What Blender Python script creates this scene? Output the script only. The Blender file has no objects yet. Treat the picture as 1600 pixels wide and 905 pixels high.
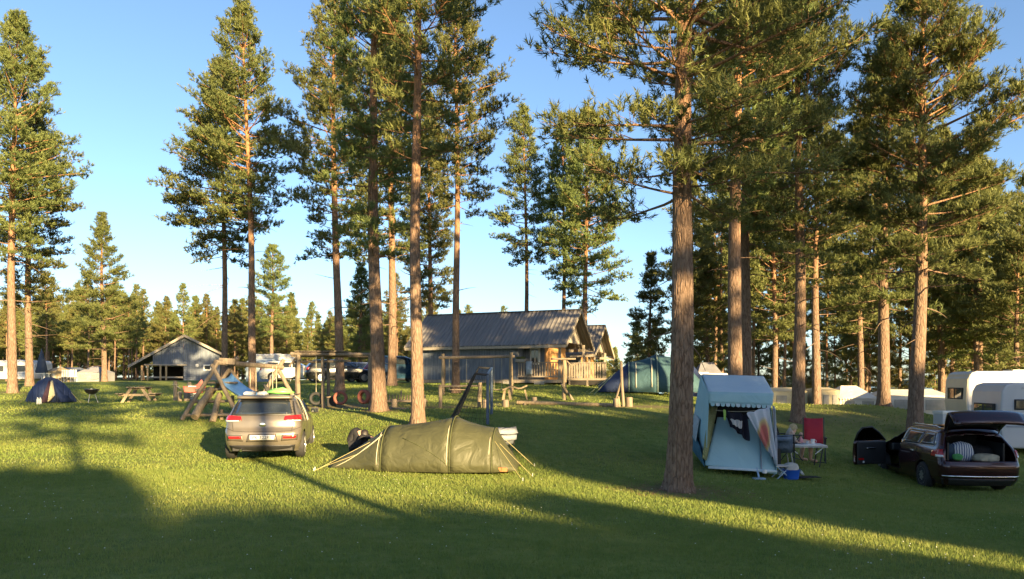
import bpy, math, random
import numpy as np
from mathutils import Vector, Matrix, Euler

# ------------------------------------------------------------------ camera, sky, sun, exposure
SC = bpy.context.scene
COL = SC.collection
F = 1150.0            # focal length in photo pixels (1600 wide)
CZ = 1.6              # eye height above the ground at the photographer's feet
cam_d = bpy.data.cameras.new("camera"); cam = bpy.data.objects.new("camera", cam_d); COL.objects.link(cam)
cam.location = (0, 0, CZ); cam.rotation_euler = (math.radians(90), 0, 0)
cam_d.sensor_width = 36; cam_d.lens = 36 * F / 1600; cam_d.shift_y = 147.5 / 1600
cam_d.clip_start = 0.1; cam_d.clip_end = 6000
SC.camera = cam

SUN_EL = math.radians(12.5)
SUN_AZ = math.radians(180 - 31.3)        # clockwise from +Y: behind the camera, to its right
sun_dir = Vector((math.sin(SUN_AZ) * math.cos(SUN_EL), math.cos(SUN_AZ) * math.cos(SUN_EL), math.sin(SUN_EL)))
world = bpy.data.worlds.new("World"); SC.world = world; world.use_nodes = True
wn = world.node_tree; bg = wn.nodes["Background"]
sky = wn.nodes.new("ShaderNodeTexSky"); sky.sky_type = 'NISHITA'; sky.sun_disc = False
sky.sun_elevation = SUN_EL; sky.sun_rotation = SUN_AZ
sky.altitude = 200; sky.air_density = 0.85; sky.dust_density = 1.0; sky.ozone_density = 2.4
wn.links.new(sky.outputs[0], bg.inputs[0]); bg.inputs[1].default_value = 0.067
sun_d = bpy.data.lights.new("sun", 'SUN'); sun = bpy.data.objects.new("sun", sun_d); COL.objects.link(sun)
sun_d.energy = 5.0; sun_d.angle = math.radians(0.6); sun_d.color = (1.0, 0.73, 0.36)
sun.rotation_euler = (-sun_dir).to_track_quat('-Z', 'Y').to_euler()
SC.view_settings.view_transform = 'Standard'; SC.view_settings.look = 'None'
SC.view_settings.exposure = 2.2; SC.view_settings.gamma = 1.0; SC.view_settings.use_curve_mapping = False
SC.cycles.use_denoising = True
SC.cycles.max_bounces = 6; SC.cycles.diffuse_bounces = 3; SC.cycles.glossy_bounces = 3
SC.cycles.transmission_bounces = 4; SC.cycles.transparent_max_bounces = 8
SC.cycles.caustics_reflective = False; SC.cycles.caustics_refractive = False

# ------------------------------------------------------------------ terrain height
U = lambda px, d: (px - 800) / F * d
CTRL = [(0, 905, 5.9), (800, 905, 6.0), (1600, 905, 6.4), (400, 724, 16.6), (345, 720, 16.4), (450, 702, 19.6), (400, 700, 20.0), (660, 742, 14.6), (1060, 768, 13.2),
        (1150, 742, 16.0), (1440, 769, 16.8), (1590, 775, 15.6), (1400, 741, 20.3), (1560, 748, 19.5), (1500, 730, 21.5), (1270, 728, 18.0), (1247, 657, 24.0), (1430, 672, 22.5), (1300, 632, 29.0),
        (1400, 636, 28.0), (1380, 632, 28.0), (1200, 640, 28.0), (1600, 722, 23.0), (1100, 650, 24.0),
        (19, 614, 36.0), (46, 602, 42.0), (80, 627, 31.0), (143, 632, 33.0), (218, 631, 34.0), (285, 655, 23.0), (420, 622, 30.0),
        (0, 735, 13.6), (230, 745, 13.0), (100, 660, 23.0),
        (285, 595, 74.0), (170, 596, 70.0), (530, 614, 34.0), (530, 638, 27.0), (590, 638, 24.0), (652, 662, 20.0), (393, 612, 35.0), (612, 603, 36.0),
        (712, 614, 34.0), (535, 598, 48.0), (630, 598, 46.0), (690, 640, 26.5), (760, 601, 41.0), (640, 600, 45.0), (860, 602, 40.0), (950, 598, 48.0),
        (880, 632, 27.0), (975, 635, 27.0), (990, 612, 33.5), (765, 662, 20.5), (883, 626, 30.0)]
_pts = [((px - 800) / F * d, d, CZ - (py - 600) / F * d) for px, py, d in CTRL]
_pts += [(0, 0, 0), (-6, 0, .05), (6, 0, -.15), (-12, -10, .1), (12, -10, -.3), (0, -20, .1), (-40, -20, .3), (40, -20, -.5), (0, -60, 0.3), (-60, -60, .5), (60, -60, -.3),
         (-70, 90, 2.0), (-35, 90, 2.1), (-10, 90, 1.9), (5, 90, 1.2), (-60, 50, 1.2), (-60, 15, .6), (-120, 120, 2.6), (-60, 160, 2.6), (0, 170, 1.8),
         (-200, 300, 4), (-500, 900, 6), (0, 900, 5), (-500, 0, 2), (-300, -300, 1), (300, -300, -1), (500, 0, -4),
         (14, 36, 0.2), (20, 38, 0.0), (28, 34, -.4), (14, 46, -.2), (30, 44, -1.0), (45, 36, -1.6), (40, 20, -1.4), (20, 60, -1.4), (45, 60, -2.2), (12, 75, -.6), (30, 80, -3.6), (60, 80, -4), (80, 60, -4),
         (120, 120, -7), (40, 120, -7), (22, 110, -4.5), (60, 200, -9), (200, 200, -10), (300, 500, -12), (200, 900, -12), (80, 500, -11)]
_pts = np.array(_pts)
def _fit(p):
    n = len(p); A = np.zeros((n + 3, n + 3))
    r = np.hypot(p[:, None, 0] - p[None, :, 0], p[:, None, 1] - p[None, :, 1])
    A[:n, :n] = -r - np.eye(n) * .05; A[:n, n] = 1; A[:n, n + 1] = p[:, 0] / 100; A[:n, n + 2] = p[:, 1] / 100
    A[n:, :n] = A[:n, n:].T
    return np.linalg.solve(A, np.concatenate([p[:, 2], [0, 0, 0]]))
_w = _fit(_pts)
def gzv(x, y):
    x = np.asarray(x, float); y = np.asarray(y, float); n = len(_pts)
    out = _w[n] + _w[n + 1] * x / 100 + _w[n + 2] * y / 100
    for i in range(n):
        out = out - _w[i] * np.sqrt((x - _pts[i, 0]) ** 2 + (y - _pts[i, 1]) ** 2 + .6)
    out = out + .025 * np.sin(x * .9 + 1.3 * np.sin(y * .5)) * np.sin(y * .7 + .4)
    return out
def gz(x, y): return float(gzv(x, y))
def P(px, py, d): return Vector(((px - 800) / F * d, d, CZ + (600 - py) / F * d))
def G(px, d):
    x = U(px, d); return Vector((x, d, gz(x, d)))

# ------------------------------------------------------------------ mesh helpers
class MB:
    def __init__(s): s.v = []; s.f = []
    def add(s, vs, fs):
        o = len(s.v); s.v += [tuple(v) for v in vs]; s.f += [tuple(i + o for i in f) for f in fs]; return s
    def box(s, c, size, rot=None):
        hx, hy, hz = size[0] / 2, size[1] / 2, size[2] / 2; c = Vector(c)
        vs = [Vector((x, y, z)) for x in (-hx, hx) for y in (-hy, hy) for z in (-hz, hz)]
        if rot is not None:
            R = Euler(rot).to_matrix() if not isinstance(rot, Matrix) else rot
            vs = [R @ v for v in vs]
        return s.add([v + c for v in vs], [(0, 1, 3, 2), (4, 6, 7, 5), (0, 4, 5, 1), (2, 3, 7, 6), (0, 2, 6, 4), (1, 5, 7, 3)])
    def bar(s, p0, p1, w, h=None, up=(0, 0, 1)):
        p0, p1 = Vector(p0), Vector(p1); h = h or w; d = (p1 - p0).normalized(); u = Vector(up)
        if abs(d.dot(u)) > .98: u = Vector((0, 1, 0))
        r = d.cross(u).normalized(); u = r.cross(d)
        vs = [p + r * a * w / 2 + u * b * h / 2 for p in (p0, p1) for a, b in ((-1, -1), (1, -1), (1, 1), (-1, 1))]
        return s.add(vs, [(3, 2, 1, 0), (4, 5, 6, 7), (0, 1, 5, 4), (1, 2, 6, 5), (2, 3, 7, 6), (3, 0, 4, 7)])
    def tube(s, pts, r, n=8, cap=True):
        pts = [Vector(p) for p in pts]; rs = r if isinstance(r, (list, tuple)) else [r] * len(pts)
        o = len(s.v); u = None
        for i, p in enumerate(pts):
            t = (pts[min(i + 1, len(pts) - 1)] - pts[max(i - 1, 0)]).normalized()
            if u is None:
                u = t.orthogonal().normalized()
            else:
                u = (u - t * u.dot(t)).normalized()
            w = t.cross(u)
            for k in range(n):
                a = 2 * math.pi * k / n
                s.v.append(tuple(p + (u * math.cos(a) + w * math.sin(a)) * rs[i]))
        for i in range(len(pts) - 1):
            for k in range(n):
                a, b = o + i * n + k, o + i * n + (k + 1) % n
                s.f.append((a, b, b + n, a + n))
        if cap:
            s.f.append(tuple(range(o + n - 1, o - 1, -1))); e = o + (len(pts) - 1) * n; s.f.append(tuple(range(e, e + n)))
        return s
    def rod(s, p0, p1, r, r1=None, n=8): return s.tube([p0, p1], [r, r if r1 is None else r1], n)
    def lathe(s, prof, n=16, c=(0, 0, 0), M=None, cap=True):
        o = len(s.v); c = Vector(c)
        for r, z in prof:
            for k in range(n):
                a = 2 * math.pi * k / n; v = Vector((r * math.cos(a), r * math.sin(a), z))
                if M is not None: v = M @ v
                s.v.append(tuple(v + c))
        for i in range(len(prof) - 1):
            for k in range(n):
                a, b = o + i * n + k, o + i * n + (k + 1) % n
                s.f.append((a, b, b + n, a + n))
        if cap: s.f.append(tuple(range(o + n - 1, o - 1, -1))); e = o + (len(prof) - 1) * n; s.f.append(tuple(range(e, e + n)))
        return s
    def grid(s, rows, closed=False):
        o = len(s.v); m = len(rows[0])
        for r in rows: s.v += [tuple(p) for p in r]
        for i in range(len(rows) - 1):
            for j in range(m if closed else m - 1):
                a, b = o + i * m + j, o + i * m + (j + 1) % m
                s.f.append((a, b, b + m, a + m))
        return s
    def poly(s, pts): return s.add(pts, [tuple(range(len(pts)))])
    def prism(s, pts, vec):
        n = len(pts); pts = [Vector(p) for p in pts]; vec = Vector(vec)
        return s.add(pts + [p + vec for p in pts], [tuple(range(n - 1, -1, -1)), tuple(range(n, 2 * n))] + [(i, (i + 1) % n, (i + 1) % n + n, i + n) for i in range(n)])
    def build(s, name, mat, parent=None, smooth=False, bevel=0, solid=0, sub=0, loc=None, auto=None):
        me = bpy.data.meshes.new(name); me.from_pydata(s.v, [], s.f); me.update()
        if smooth or auto: me.polygons.foreach_set("use_smooth", [True] * len(me.polygons))
        o = bpy.data.objects.new(name, me); COL.objects.link(o); me.materials.append(mat)
        if parent is not None: o.parent = parent
        if loc is not None: o.location = loc
        if auto:
            me.set_sharp_from_angle(angle=math.radians(auto))
        if sub:
            m = o.modifiers.new("sub", 'SUBSURF'); m.levels = sub; m.render_levels = sub
        if solid:
            m = o.modifiers.new("solid", 'SOLIDIFY'); m.thickness = solid; m.offset = 0
        if bevel:
            m = o.modifiers.new("bevel", 'BEVEL'); m.width = bevel; m.segments = 2; m.limit_method = 'ANGLE'
        return o
def np_mesh(name, V, T):
    V = np.asarray(V, np.float32); T = np.asarray(T, np.int32); k = T.shape[1]
    me = bpy.data.meshes.new(name); me.vertices.add(len(V)); me.vertices.foreach_set("co", V.ravel())
    me.loops.add(T.size); me.loops.foreach_set("vertex_index", T.ravel())
    me.polygons.add(len(T)); me.polygons.foreach_set("loop_start", np.arange(0, T.size, k, dtype=np.int32))
    me.update(); me.validate(); return me
def link(name, me, mat, parent=None):
    o = bpy.data.objects.new(name, me); COL.objects.link(o)
    if not me.materials: me.materials.append(mat)
    if parent is not None: o.parent = parent
    return o
def tag(o, label=None, cat=None, group=None, kind=None):
    if label: o["label"] = label
    if cat: o["category"] = cat
    if group: o["group"] = group
    if kind: o["kind"] = kind
    return o
def thing(name, label, cat, loc=(0, 0, 0), rz=0, group=None):
    o = bpy.data.objects.new(name, None); COL.objects.link(o); o.location = loc; o.rotation_euler = (0, 0, rz); o.empty_display_size = .2
    return tag(o, label, cat, group)
def copy_tree(o, parent=None):
    c = o.copy(); COL.objects.link(c); c.parent = parent
    for ch in list(o.children): copy_tree(ch, c)
    return c

# ------------------------------------------------------------------ materials
_M = {}
def nt(name):
    m = bpy.data.materials.new(name); m.use_nodes = True; t = m.node_tree
    return m, t, t.nodes["Principled BSDF"], t.nodes["Material Output"]
def node(t, kind, **kw):
    n = t.nodes.new(kind)
    for k, v in kw.items():
        if k.startswith("i_"):
            key = k[2:]
            n.inputs[int(key) if key.isdigit() else key].default_value = v
        else: setattr(n, k, v)
    return n
def rgba(c): return (c[0], c[1], c[2], 1)
def ramp(t, fac, stops):
    r = node(t, "ShaderNodeValToRGB"); el = r.color_ramp.elements
    while len(el) < len(stops): el.new(.5)
    for e, (p, c) in zip(el, stops): e.position = p; e.color = rgba(c)
    t.links.new(fac, r.inputs[0]); return r.outputs[0]
def coords(t, scale=(1, 1, 1), kind="Object"):
    tc = node(t, "ShaderNodeTexCoord"); mp = node(t, "ShaderNodeMapping"); mp.inputs["Scale"].default_value = scale
    t.links.new(tc.outputs[kind], mp.inputs[0]); return mp.outputs[0]
def plain(name, c1, c2=None, rough=.6, metal=0, scale=4, bump=.1, bscale=40, spec=.5, stretch=(1, 1, 1), coat=0, detail=5):
    """two-tone procedural surface: large mottling and fine relief"""
    if name in _M: return _M[name]
    m, t, b, out = nt(name); c2 = c2 or tuple(x * .8 for x in c1)
    vec = coords(t, stretch)
    n = node(t, "ShaderNodeTexNoise", i_Scale=scale, i_Detail=detail); t.links.new(vec, n.inputs["Vector"])
    t.links.new(ramp(t, n.outputs[0], [(.35, c2), (.65, c1)]), b.inputs["Base Color"])
    b.inputs["Roughness"].default_value = rough; b.inputs["Metallic"].default_value = metal
    b.inputs["Specular IOR Level"].default_value = spec; b.inputs["Coat Weight"].default_value = coat
    if bump:
        n2 = node(t, "ShaderNodeTexNoise", i_Scale=bscale, i_Detail=4); t.links.new(vec, n2.inputs["Vector"])
        bp = node(t, "ShaderNodeBump", i_Strength=bump, i_Distance=.02); t.links.new(n2.outputs[0], bp.inputs["Height"]); t.links.new(bp.outputs[0], b.inputs["Normal"])
    _M[name] = m; return m
def wood(name, c1, c2, grain=(30, 30, 2), rough=.8):
    return plain(name, c1, c2, rough=rough, scale=1.2, stretch=grain, bump=.35, bscale=2.5, spec=.2)
def fabric(name, c1, c2=None, transl=.25, rough=.75, wr=3.0, wb=.35):
    if name in _M: return _M[name]
    m, t, b, out = nt(name); c2 = c2 or tuple(x * .82 for x in c1); vec = coords(t)
    n = node(t, "ShaderNodeTexNoise", i_Scale=1.3, i_Detail=4); t.links.new(vec, n.inputs["Vector"])
    col = ramp(t, n.outputs[0], [(.35, c2), (.65, c1)]); t.links.new(col, b.inputs["Base Color"])
    b.inputs["Roughness"].default_value = rough; b.inputs["Specular IOR Level"].default_value = .3
    n2 = node(t, "ShaderNodeTexNoise", i_Scale=wr, i_Detail=3, i_Distortion=1.2); t.links.new(vec, n2.inputs["Vector"])
    n3 = node(t, "ShaderNodeTexNoise", i_Scale=90, i_Detail=2); t.links.new(vec, n3.inputs["Vector"])
    ad = node(t, "ShaderNodeMath", operation='MULTIPLY_ADD', i_1=.06); t.links.new(n3.outputs[0], ad.inputs[0]); t.links.new(n2.outputs[0], ad.inputs[2])
    bp = node(t, "ShaderNodeBump", i_Strength=wb, i_Distance=.12); t.links.new(ad.outputs[0], bp.inputs["Height"]); t.links.new(bp.outputs[0], b.inputs["Normal"])
    tr = node(t, "ShaderNodeBsdfTranslucent"); t.links.new(col, tr.inputs[0])
    mx = node(t, "ShaderNodeMixShader", i_0=transl); t.links.new(b.outputs[0], mx.inputs[1]); t.links.new(tr.outputs[0], mx.inputs[2]); t.links.new(mx.outputs[0], out.inputs[0])
    _M[name] = m; return m
def paint(name, c, rough=.25, metal=.3):
    if name in _M: return _M[name]
    m, t, b, out = nt(name); vec = coords(t)
    n = node(t, "ShaderNodeTexNoise", i_Scale=2.2, i_Detail=6); t.links.new(vec, n.inputs["Vector"])
    t.links.new(ramp(t, n.outputs[0], [(.3, tuple(x * .86 for x in c)), (.7, c)]), b.inputs["Base Color"])
    t.links.new(ramp(t, n.outputs[0], [(.3, (rough * .8,) * 3), (.75, (rough * 1.5,) * 3)]), b.inputs["Roughness"])
    b.inputs["Metallic"].default_value = metal; b.inputs["Coat Weight"].default_value = .6; b.inputs["Coat Roughness"].default_value = .08
    _M[name] = m; return m
def glass(name, c=(.02, .025, .03), rough=.04):
    if name in _M: return _M[name]
    m, t, b, out = nt(name); vec = coords(t)
    n = node(t, "ShaderNodeTexNoise", i_Scale=3, i_Detail=5); t.links.new(vec, n.inputs["Vector"])
    t.links.new(ramp(t, n.outputs[0], [(.3, c), (.8, tuple(x * 1.6 + .01 for x in c))]), b.inputs["Base Color"])
    b.inputs["Roughness"].default_value = rough; b.inputs["Specular IOR Level"].default_value = .8; b.inputs["Coat Weight"].default_value = .5; b.inputs["Coat Roughness"].default_value = .03
    _M[name] = m; return m

def bark_mat():
    m, t, b, out = nt("pine_bark"); tc = node(t, "ShaderNodeTexCoord")
    sep = node(t, "ShaderNodeSeparateXYZ"); t.links.new(tc.outputs["Object"], sep.inputs[0])
    mp = node(t, "ShaderNodeMapping"); mp.inputs["Scale"].default_value = (21, 21, 4.6); t.links.new(tc.outputs["Object"], mp.inputs[0])
    nz = node(t, "ShaderNodeTexNoise", i_Scale=1.2, i_Detail=5); t.links.new(mp.outputs[0], nz.inputs["Vector"])
    mixv = node(t, "ShaderNodeMix", data_type='VECTOR'); mixv.inputs[0].default_value = .25
    t.links.new(mp.outputs[0], mixv.inputs[4]); t.links.new(nz.outputs["Color"], mixv.inputs[5])
    vo = node(t, "ShaderNodeTexVoronoi", feature='DISTANCE_TO_EDGE', i_Scale=1.0); t.links.new(mixv.outputs[1], vo.inputs["Vector"])
    crack = ramp(t, vo.outputs["Distance"], [(0, (0, 0, 0)), (.16, (1, 1, 1))])
    low = ramp(t, nz.outputs[0], [(.3, (.13, .085, .06)), (.7, (.27, .19, .14))])
    high = ramp(t, nz.outputs[0], [(.3, (.23, .115, .06)), (.7, (.42, .225, .115))])
    ad = node(t, "ShaderNodeMath", operation='MULTIPLY_ADD', i_1=3.5); t.links.new(nz.outputs[0], ad.inputs[0]); t.links.new(sep.outputs[2], ad.inputs[2])
    mr = node(t, "ShaderNodeMapRange", i_1=6.0, i_2=12.5); t.links.new(ad.outputs[0], mr.inputs[0])
    mx = node(t, "ShaderNodeMix", data_type='RGBA'); t.links.new(mr.outputs[0], mx.inputs[0]); t.links.new(low, mx.inputs[6]); t.links.new(high, mx.inputs[7])
    dk = node(t, "ShaderNodeMix", data_type='RGBA', blend_type='MULTIPLY'); dk.inputs[0].default_value = .75
    cr = ramp(t, vo.outputs["Distance"], [(0, (.58, .55, .53)), (.1, (1, 1, 1))])
    t.links.new(mx.outputs[2], dk.inputs[6]); t.links.new(cr, dk.inputs[7]); t.links.new(dk.outputs[2], b.inputs["Base Color"])
    b.inputs["Roughness"].default_value = .9; b.inputs["Specular IOR Level"].default_value = .15
    bp = node(t, "ShaderNodeBump", i_Strength=.7, i_Distance=.02); t.links.new(crack, bp.inputs["Height"]); t.links.new(bp.outputs[0], b.inputs["Normal"])
    return m
def needle_mat(name, dark, light, transl=.3):
    m, t, b, out = nt(name); tc = node(t, "ShaderNodeTexCoord"); oi = node(t, "ShaderNodeObjectInfo")
    n = node(t, "ShaderNodeTexNoise", i_Scale=.9, i_Detail=6, i_Roughness=.75); t.links.new(tc.outputs["Object"], n.inputs["Vector"])
    col = ramp(t, n.outputs[0], [(.32, dark), (.68, light)])
    hs = node(t, "ShaderNodeHueSaturation"); t.links.new(col, hs.inputs["Color"])
    mr = node(t, "ShaderNodeMapRange", i_3=.47, i_4=.515); t.links.new(oi.outputs["Random"], mr.inputs[0]); t.links.new(mr.outputs[0], hs.inputs["Hue"])
    mr2 = node(t, "ShaderNodeMapRange", i_3=.8, i_4=1.15); t.links.new(oi.outputs["Random"], mr2.inputs[0]); t.links.new(mr2.outputs[0], hs.inputs["Value"])
    t.links.new(hs.outputs[0], b.inputs["Base Color"]); b.inputs["Roughness"].default_value = .65; b.inputs["Specular IOR Level"].default_value = .25
    tr = node(t, "ShaderNodeBsdfTranslucent"); t.links.new(hs.outputs[0], tr.inputs[0])
    mx = node(t, "ShaderNodeMixShader", i_0=transl); t.links.new(b.outputs[0], mx.inputs[1]); t.links.new(tr.outputs[0], mx.inputs[2]); t.links.new(mx.outputs[0], out.inputs[0])
    return m
BARK = bark_mat()
NEEDLE = needle_mat("pine_needles", (.085, .122, .042), (.215, .235, .075), .35)
NEEDLE_FAR = needle_mat("pine_needles_wood", (.12, .15, .05), (.235, .24, .078), .35)
def ground_mat():
    m, t, b, out = nt("lawn"); tc = node(t, "ShaderNodeTexCoord"); v = tc.outputs["Object"]
    n1 = node(t, "ShaderNodeTexNoise", i_Scale=.22, i_Detail=6, i_Roughness=.6); t.links.new(v, n1.inputs["Vector"])
    n2 = node(t, "ShaderNodeTexNoise", i_Scale=3.0, i_Detail=8, i_Roughness=.7); t.links.new(v, n2.inputs["Vector"])
    n3 = node(t, "ShaderNodeTexNoise", i_Scale=28, i_Detail=5); t.links.new(v, n3.inputs["Vector"])
    g1 = ramp(t, n2.outputs[0], [(.28, (.08, .13, .03)), (.5, (.165, .20, .047)), (.72, (.26, .25, .07))])
    dry = ramp(t, n3.outputs[0], [(.3, (.13, .105, .06)), (.7, (.25, .20, .115))])
    vm = node(t, "ShaderNodeVertexColor", layer_name="dry")
    ad = node(t, "ShaderNodeMath", operation='MULTIPLY_ADD', i_1=1.1, i_2=-.55); t.links.new(n2.outputs[0], ad.inputs[0])
    a2 = node(t, "ShaderNodeMath", operation='ADD', use_clamp=True); t.links.new(ad.outputs[0], a2.inputs[0]); t.links.new(vm.outputs[0], a2.inputs[1])
    m0 = node(t, "ShaderNodeMath", operation='MULTIPLY', use_clamp=True); t.links.new(a2.outputs[0], m0.inputs[0]); t.links.new(vm.outputs[0], m0.inputs[1])
    mx = node(t, "ShaderNodeMix", data_type='RGBA'); t.links.new(m0.outputs[0], mx.inputs[0]); t.links.new(g1, mx.inputs[6]); t.links.new(dry, mx.inputs[7])
    hs = node(t, "ShaderNodeHueSaturation"); t.links.new(mx.outputs[2], hs.inputs["Color"])
    mr = node(t, "ShaderNodeMapRange", i_1=.3, i_2=.7, i_3=.75, i_4=1.2); t.links.new(n1.outputs[0], mr.inputs[0]); t.links.new(mr.outputs[0], hs.inputs["Value"])
    t.links.new(hs.outputs[0], b.inputs["Base Color"]); b.inputs["Roughness"].default_value = .9; b.inputs["Specular IOR Level"].default_value = .1
    bp = node(t, "ShaderNodeBump", i_Strength=.7, i_Distance=.06); t.links.new(n3.outputs[0], bp.inputs["Height"]); t.links.new(bp.outputs[0], b.inputs["Normal"])
    return m
def grass_mat():
    m, t, b, out = nt("grass_blades"); tc = node(t, "ShaderNodeTexCoord"); v = tc.outputs["Object"]
    n1 = node(t, "ShaderNodeTexNoise", i_Scale=.35, i_Detail=5); t.links.new(v, n1.inputs["Vector"])
    n2 = node(t, "ShaderNodeTexNoise", i_Scale=9, i_Detail=4); t.links.new(v, n2.inputs["Vector"])
    ad = node(t, "ShaderNodeMath", operation='ADD'); t.links.new(n1.outputs[0], ad.inputs[0]); t.links.new(n2.outputs[0], ad.inputs[1])
    hf = node(t, "ShaderNodeMath", operation='MULTIPLY', i_1=.5); t.links.new(ad.outputs[0], hf.inputs[0])
    col = ramp(t, hf.outputs[0], [(.30, (.10, .165, .038)), (.5, (.19, .24, .054)), (.70, (.29, .29, .085))])
    t.links.new(col, b.inputs["Base Color"]); b.inputs["Roughness"].default_value = .55; b.inputs["Specular IOR Level"].default_value = .25
    tr = node(t, "ShaderNodeBsdfTranslucent"); t.links.new(col, tr.inputs[0])
    mx = node(t, "ShaderNodeMixShader", i_0=.35); t.links.new(b.outputs[0], mx.inputs[1]); t.links.new(tr.outputs[0], mx.inputs[2]); t.links.new(mx.outputs[0], out.inputs[0])
    return m
# ------------------------------------------------------------------ ground, lake, far shore
def _axis(lo, hi, a, b, step, grow=1.12):
    xs = list(np.arange(a, b + 1e-6, step)); s = step; x = b
    while x < hi: s *= grow; x += s; xs.append(x)
    s = step; x = a
    while x > lo: s *= grow; x -= s; xs.insert(0, x)
    return np.array(xs)
gx = _axis(-900, 900, -26, 26, .4); gy = _axis(-300, 2200, -2, 46, .4)
GX, GY = np.meshgrid(gx, gy); GZ = gzv(GX, GY)
V = np.stack([GX.ravel(), GY.ravel(), GZ.ravel()], 1); nx, ny = len(gx), len(gy)
ii, jj = np.meshgrid(np.arange(ny - 1), np.arange(nx - 1), indexing='ij'); a = (ii * nx + jj).ravel()
gme = np_mesh("ground", V, np.stack([a, a + 1, a + nx + 1, a + nx], 1)); gme.polygons.foreach_set("use_smooth", [True] * len(gme.polygons))
# bare and dry patches: under the trees, on the worn bank, in the sandy playground
dry = np.zeros(len(V)); PATCHES = []
def patch(px, py_d, r, k, ry=None):
    global dry
    x = U(px, py_d); PATCHES.append((x, py_d, r, ry or r, k)); q = ((V[:, 0] - x) / r) ** 2 + ((V[:, 1] - py_d) / (ry or r)) ** 2
    dry = np.maximum(dry, k * np.exp(-q))
for px, d, r, k, ry in [(1060, 13.2, 1.0, .9, .7), (1300, 25, 6, .7, 4), (1150, 24, 4, .65, 4), (1400, 24, 4, .5, 4), (900, 24, 3, .4, 3), (1000, 27, 3.2, 1.0, 1.1), (550, 27.3, 3.6, 1.0, 1.7), (690, 27, 3, .9, 1.6), (800, 28, 3, .7, 2), (900, 27.5, 2.5, .75, 1.2), (745, 31, 2.5, .6, 1.5),
                        (330, 24.5, 2.0, .7, 1.2), (19, 36, 1.4, .8, 1.0), (46, 41, 1.4, .8, 1), (590, 24, 1.1, .7, .8), (652, 20, .8, .5, .6), (712, 34, 1.1, .6, .8), (1247, 24, 1.2, .7, .8), (1430, 22.5, 1.2, .7, .8),
                        (450, 54, 9, .35, 3), (700, 8.2, 1.6, .28, .5), (1250, 9.5, 1.3, .3, .5), (250, 9.0, 1.8, .25, .5), (980, 17, 2.2, .35, .9), (500, 14.2, 1.2, .25, .4), (1380, 15, 1.4, .3, .5), (1600, 60, 40, .6, 30), (400, 110, 70, .6, 35)]:
    patch(px, d, r, k, ry)
ca = gme.color_attributes.new("dry", 'FLOAT_COLOR', 'POINT'); ca.data.foreach_set("color", np.repeat(dry, 4).astype(np.float32))
GROUND = link("ground", gme, ground_mat()); tag(GROUND, "mown grass field of the campsite", None, None, "structure")

def water_mat():
    m, t, b, out = nt("lake_water"); vec = coords(t, (.6, .12, 1))
    n = node(t, "ShaderNodeTexNoise", i_Scale=1.0, i_Detail=6); t.links.new(vec, n.inputs["Vector"])
    b.inputs["Base Color"].default_value = (.02, .04, .06, 1); b.inputs["Roughness"].default_value = .12
    bp = node(t, "ShaderNodeBump", i_Strength=.25, i_Distance=.3); t.links.new(n.outputs[0], bp.inputs["Height"]); t.links.new(bp.outputs[0], b.inputs["Normal"])
    return m
w = MB().grid([[(x, y, -4.2) for x in (-100, 400, 1500)] for y in (60, 300, 900, 2100)]).build("lake", water_mat()); tag(w, "blue lake behind the trees", None, None, "structure")
rg = random.Random(5); rows = []
for k, (y, f) in enumerate([(1500, 0), (1540, .35), (1620, .8), (1720, 1.0), (1900, .9)]):
    rows.append([(x, y, -5 + f * .55 * (42 + 16 * math.sin(x * .004 + 1) + 9 * math.sin(x * .013)) + rg.uniform(-2, 2) * (f > 0)) for x in range(-1200, 2400, 40)])
hl = MB().grid(rows).build("far_hills", plain("far_forest", (.028, .042, .045), (.018, .028, .032), rough=1, scale=.03, bump=0, spec=0), smooth=True); tag(hl, "wooded hills across the lake", None, None, "structure")

# grass blades, short lawn: one uncountable mass
rs = np.random.default_rng(3)
def blades(d0, d1, per_m2, h, w):
    n = int(.695 * 1.16 * (d1 * d1 - d0 * d0) * per_m2)
    d = np.sqrt(rs.uniform(d0 * d0, d1 * d1, n)); px = rs.uniform(-128, 1728, n); x = (px - 800) / F * d
    cl = .5 + .5 * np.sin(x * 2.1 + np.sin(d * 1.7) * 2) * np.sin(d * 2.6 + np.cos(x * 1.3) * 2)
    keep = np.ones(n, bool)
    for cx, cd, r in [(1060, 13.2, .75), (653, 20, .5), (592, 24, .7), (1247, 24, .7), (1430, 22.5, .7)]:
        keep &= np.hypot(x - U(cx, cd), d - cd) > r * rs.uniform(.45, 1.0, n)
    dd = np.zeros(n)
    for cx, cy, r, ry, k in PATCHES: dd = np.maximum(dd, k * np.exp(-((x - cx) / r) ** 2 - ((d - cy) / ry) ** 2))
    keep &= rs.uniform(0, 1, n) > dd * 1.05
    keep &= rs.uniform(0, 1, n) > .75 * np.clip(.5 + .9 * np.sin(x * .55 + 2 * np.sin(d * .3)) * np.sin(d * .45 + 1.5 * np.cos(x * .4)), 0, 1) * .6
    x, d, cl = x[keep], d[keep], cl[keep]; n = len(x)
    hh = h * rs.uniform(.45, 1.15, n) * (.7 + .5 * cl); ww = w * rs.uniform(.6, 1.2, n)
    a = rs.uniform(0, 2 * np.pi, n); la = rs.uniform(0, 2 * np.pi, n); lean = hh * rs.uniform(.1, .7, n); z = gzv(x, d) - .006
    p0 = np.stack([x - np.cos(a) * ww, d - np.sin(a) * ww, z], 1); p1 = np.stack([x + np.cos(a) * ww, d + np.sin(a) * ww, z], 1)
    p2 = np.stack([x + np.cos(la) * lean, d + np.sin(la) * lean, z + hh], 1)
    return np.stack([p0, p1, p2], 1).reshape(-1, 3)
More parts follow.
